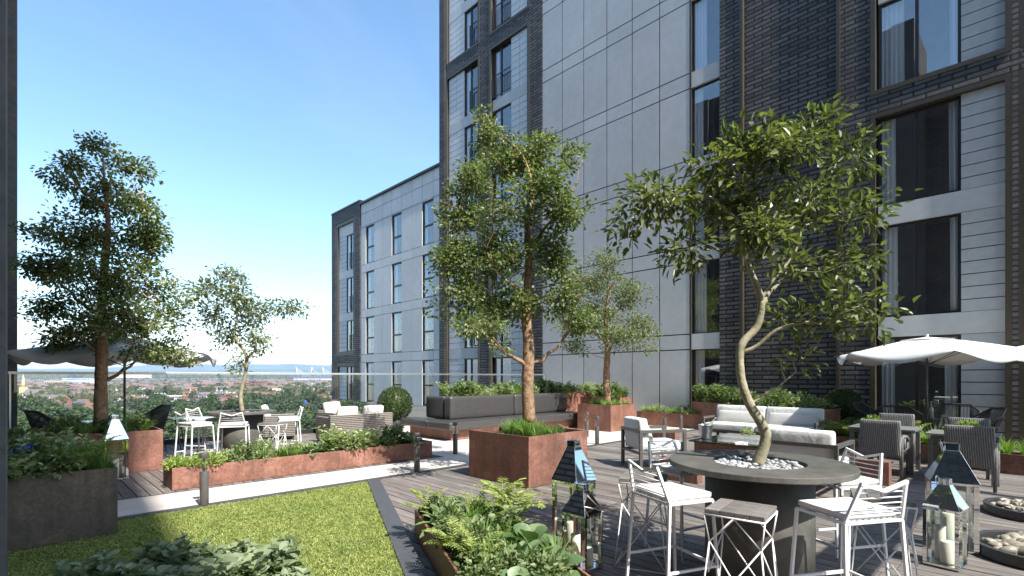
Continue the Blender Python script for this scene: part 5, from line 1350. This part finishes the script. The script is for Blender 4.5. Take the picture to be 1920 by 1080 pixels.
def glass_table(label, loc, r, m='clearglass'):
    t = thing('glass_table', label, 'table', loc); b = MB(); b.lathe([(.001, .735), (r, .735), (r, .745), (.001, .745)], 40); b.build('top', M[m], t)
    b = MB(); b.tube([(r*.97*math.cos(2*PI*i/40), r*.97*math.sin(2*PI*i/40), .728) for i in range(41)], .007, 6); b.build('rim', M['darkalu'], t)
    for i in range(4): a = i*PI/2+.4; b = MB(); b.tube([(r*.85*math.cos(a), r*.85*math.sin(a), .73), (r*.5*math.cos(a), r*.5*math.sin(a), 0)], .011, 8); b.build('leg', M['darkalu'], t)
glass_table('round glass table around the white parasol pole', (14.25, 1.72, .008), .58)
M['paleglass'] = mat('frosted_green_glass', (.36, .42, .36), .25)
glass_table('round pale green glass table left of the far bar table', (2.75, 12.9, .008), .42, 'paleglass')
glass_table('round dark glass table beneath the left parasol', (1.15, 13.35, .008), .55)
r_ = random.Random(9)
for i, (dx, dy, h, l_) in enumerate(((-.2, -.1, .30, 'tall dark bottle on the round glass table under the white parasol'), (.12, -.3, .12, 'small clear tumbler nearest the right on the round glass table'), (-.3, -.3, .12, 'small clear tumbler at the front of the round glass table'), (-.05, -.42, .2, 'slim clear carafe on the round glass table'))):
    b = MB(); 
    if i == 0: b.lathe([(.001, 0), (.037, 0), (.038, .2), (.014, .25), (.014, h)], 16)
    else: b.lathe([(.001, 0), (.03, 0), (.034, h)], 16)
    o = b.build(('bottle', 'tumbler', 'tumbler', 'carafe')[i], M['bottle'] if i == 0 else M['clearglass']); o.location = (14.25+dx, 1.72+dy, .755); tag(o, l_, ('bottle', 'glass', 'glass', 'carafe')[i])
# brown wicker lounge set beyond the long planter (faces +X, back at x = 0)
def wicker_seat(name, label, cat, loc, rz, wd, n, H=.68, D_=.85, pil=1):
    t = thing(name, label, cat, loc, rz); m = M['wickbrown']
    b = MB(); b.box(0, .12, 0, wd, .08, H); b.build('backrest', m, t, .015)
    for y in (0, wd-.13): b = MB(); b.box(.121, D_, y, y+.13, .08, H-.06); b.build('armrest', m, t, .015)
    b = MB(); b.box(.121, D_, .131, wd-.131, .08, .29); b.build('seat_base', m, t, .01)
    for x in (.05, D_-.05):
        for y in (.05, wd-.05): b = MB(); b.box(x-.02, x+.02, y-.02, y+.02, 0, .079); b.build('foot', M['darkalu'], t)
    cw_ = (wd-.27)/n
    for i in range(n):
        y0 = .135+cw_*i; b = MB(); b.cushion(.125, D_+.02, y0+.004, y0+cw_-.004, .295, .44, 6, puff=.015); b.build('seat_cushion', M['fabric'], t)
        Mx = Matrix.Translation((.21, y0+cw_/2, .44)) @ Matrix.Rotation(-.25, 4, 'Y') @ Matrix.Rotation(r_.uniform(-.06, .06), 4, 'X')
        b = MB(); b.cushion(-.07, .07, -.27, .27, 0, .47, 4, puff=.035, M=Mx); b.build('pillow', M['fabric'], t)
    return t
wicker_seat('wicker_sofa', 'brown wicker sofa seen from behind with two white pillows', 'sofa', (5.42, 11.85, .008), PI/2, 1.7, 2) if False else None
s3 = wicker_seat('wicker_sofa', 'brown wicker sofa seen from behind with two white pillows', 'sofa', (7.12, 11.85, .008), PI/2, 1.7, 2, .70)
wicker_seat('wicker_lounge_chair', 'brown wicker armchair with white pillow right of the far bar table', 'armchair', (4.45, 13.85, .008), R(-20), .9, 1)
wicker_seat('wicker_lounge_chair', 'brown wicker armchair with white pillow by the glass balustrade', 'armchair', (6.2, 14.5, .008), R(-80), .9, 1)
# pebble beds at the right edge
def bed(label, cx, cy, rad):
    t = thing('pebble_bed', label, 'pebble bed', (cx, cy, .008)); b = MB(); b.lathe([(rad, 0), (rad, .10), (rad-.05, .10), (rad-.05, .02)], 48, smooth=False); b.build('rim', M['darkalu'], t, .004)
    b = MB(); b.lathe([(.001, .03), (rad-.051, .03)], 48); b.build('soil', M['soil'], t)
    pebbles('bed_pebbles', 'beige pebbles filling the '+label, cx, cy, .05, rad-.12, 190, .04, .085, M['stonebeige'], 2, lift=.03)
pA = W(6.28, 6.0); bed('curved pebble bed behind, at the right edge', pA[0], pA[1], .56)
pB = W(4.86, 4.6); bed('curved pebble bed in front, at the lower right corner', pB[0], pB[1], .56)
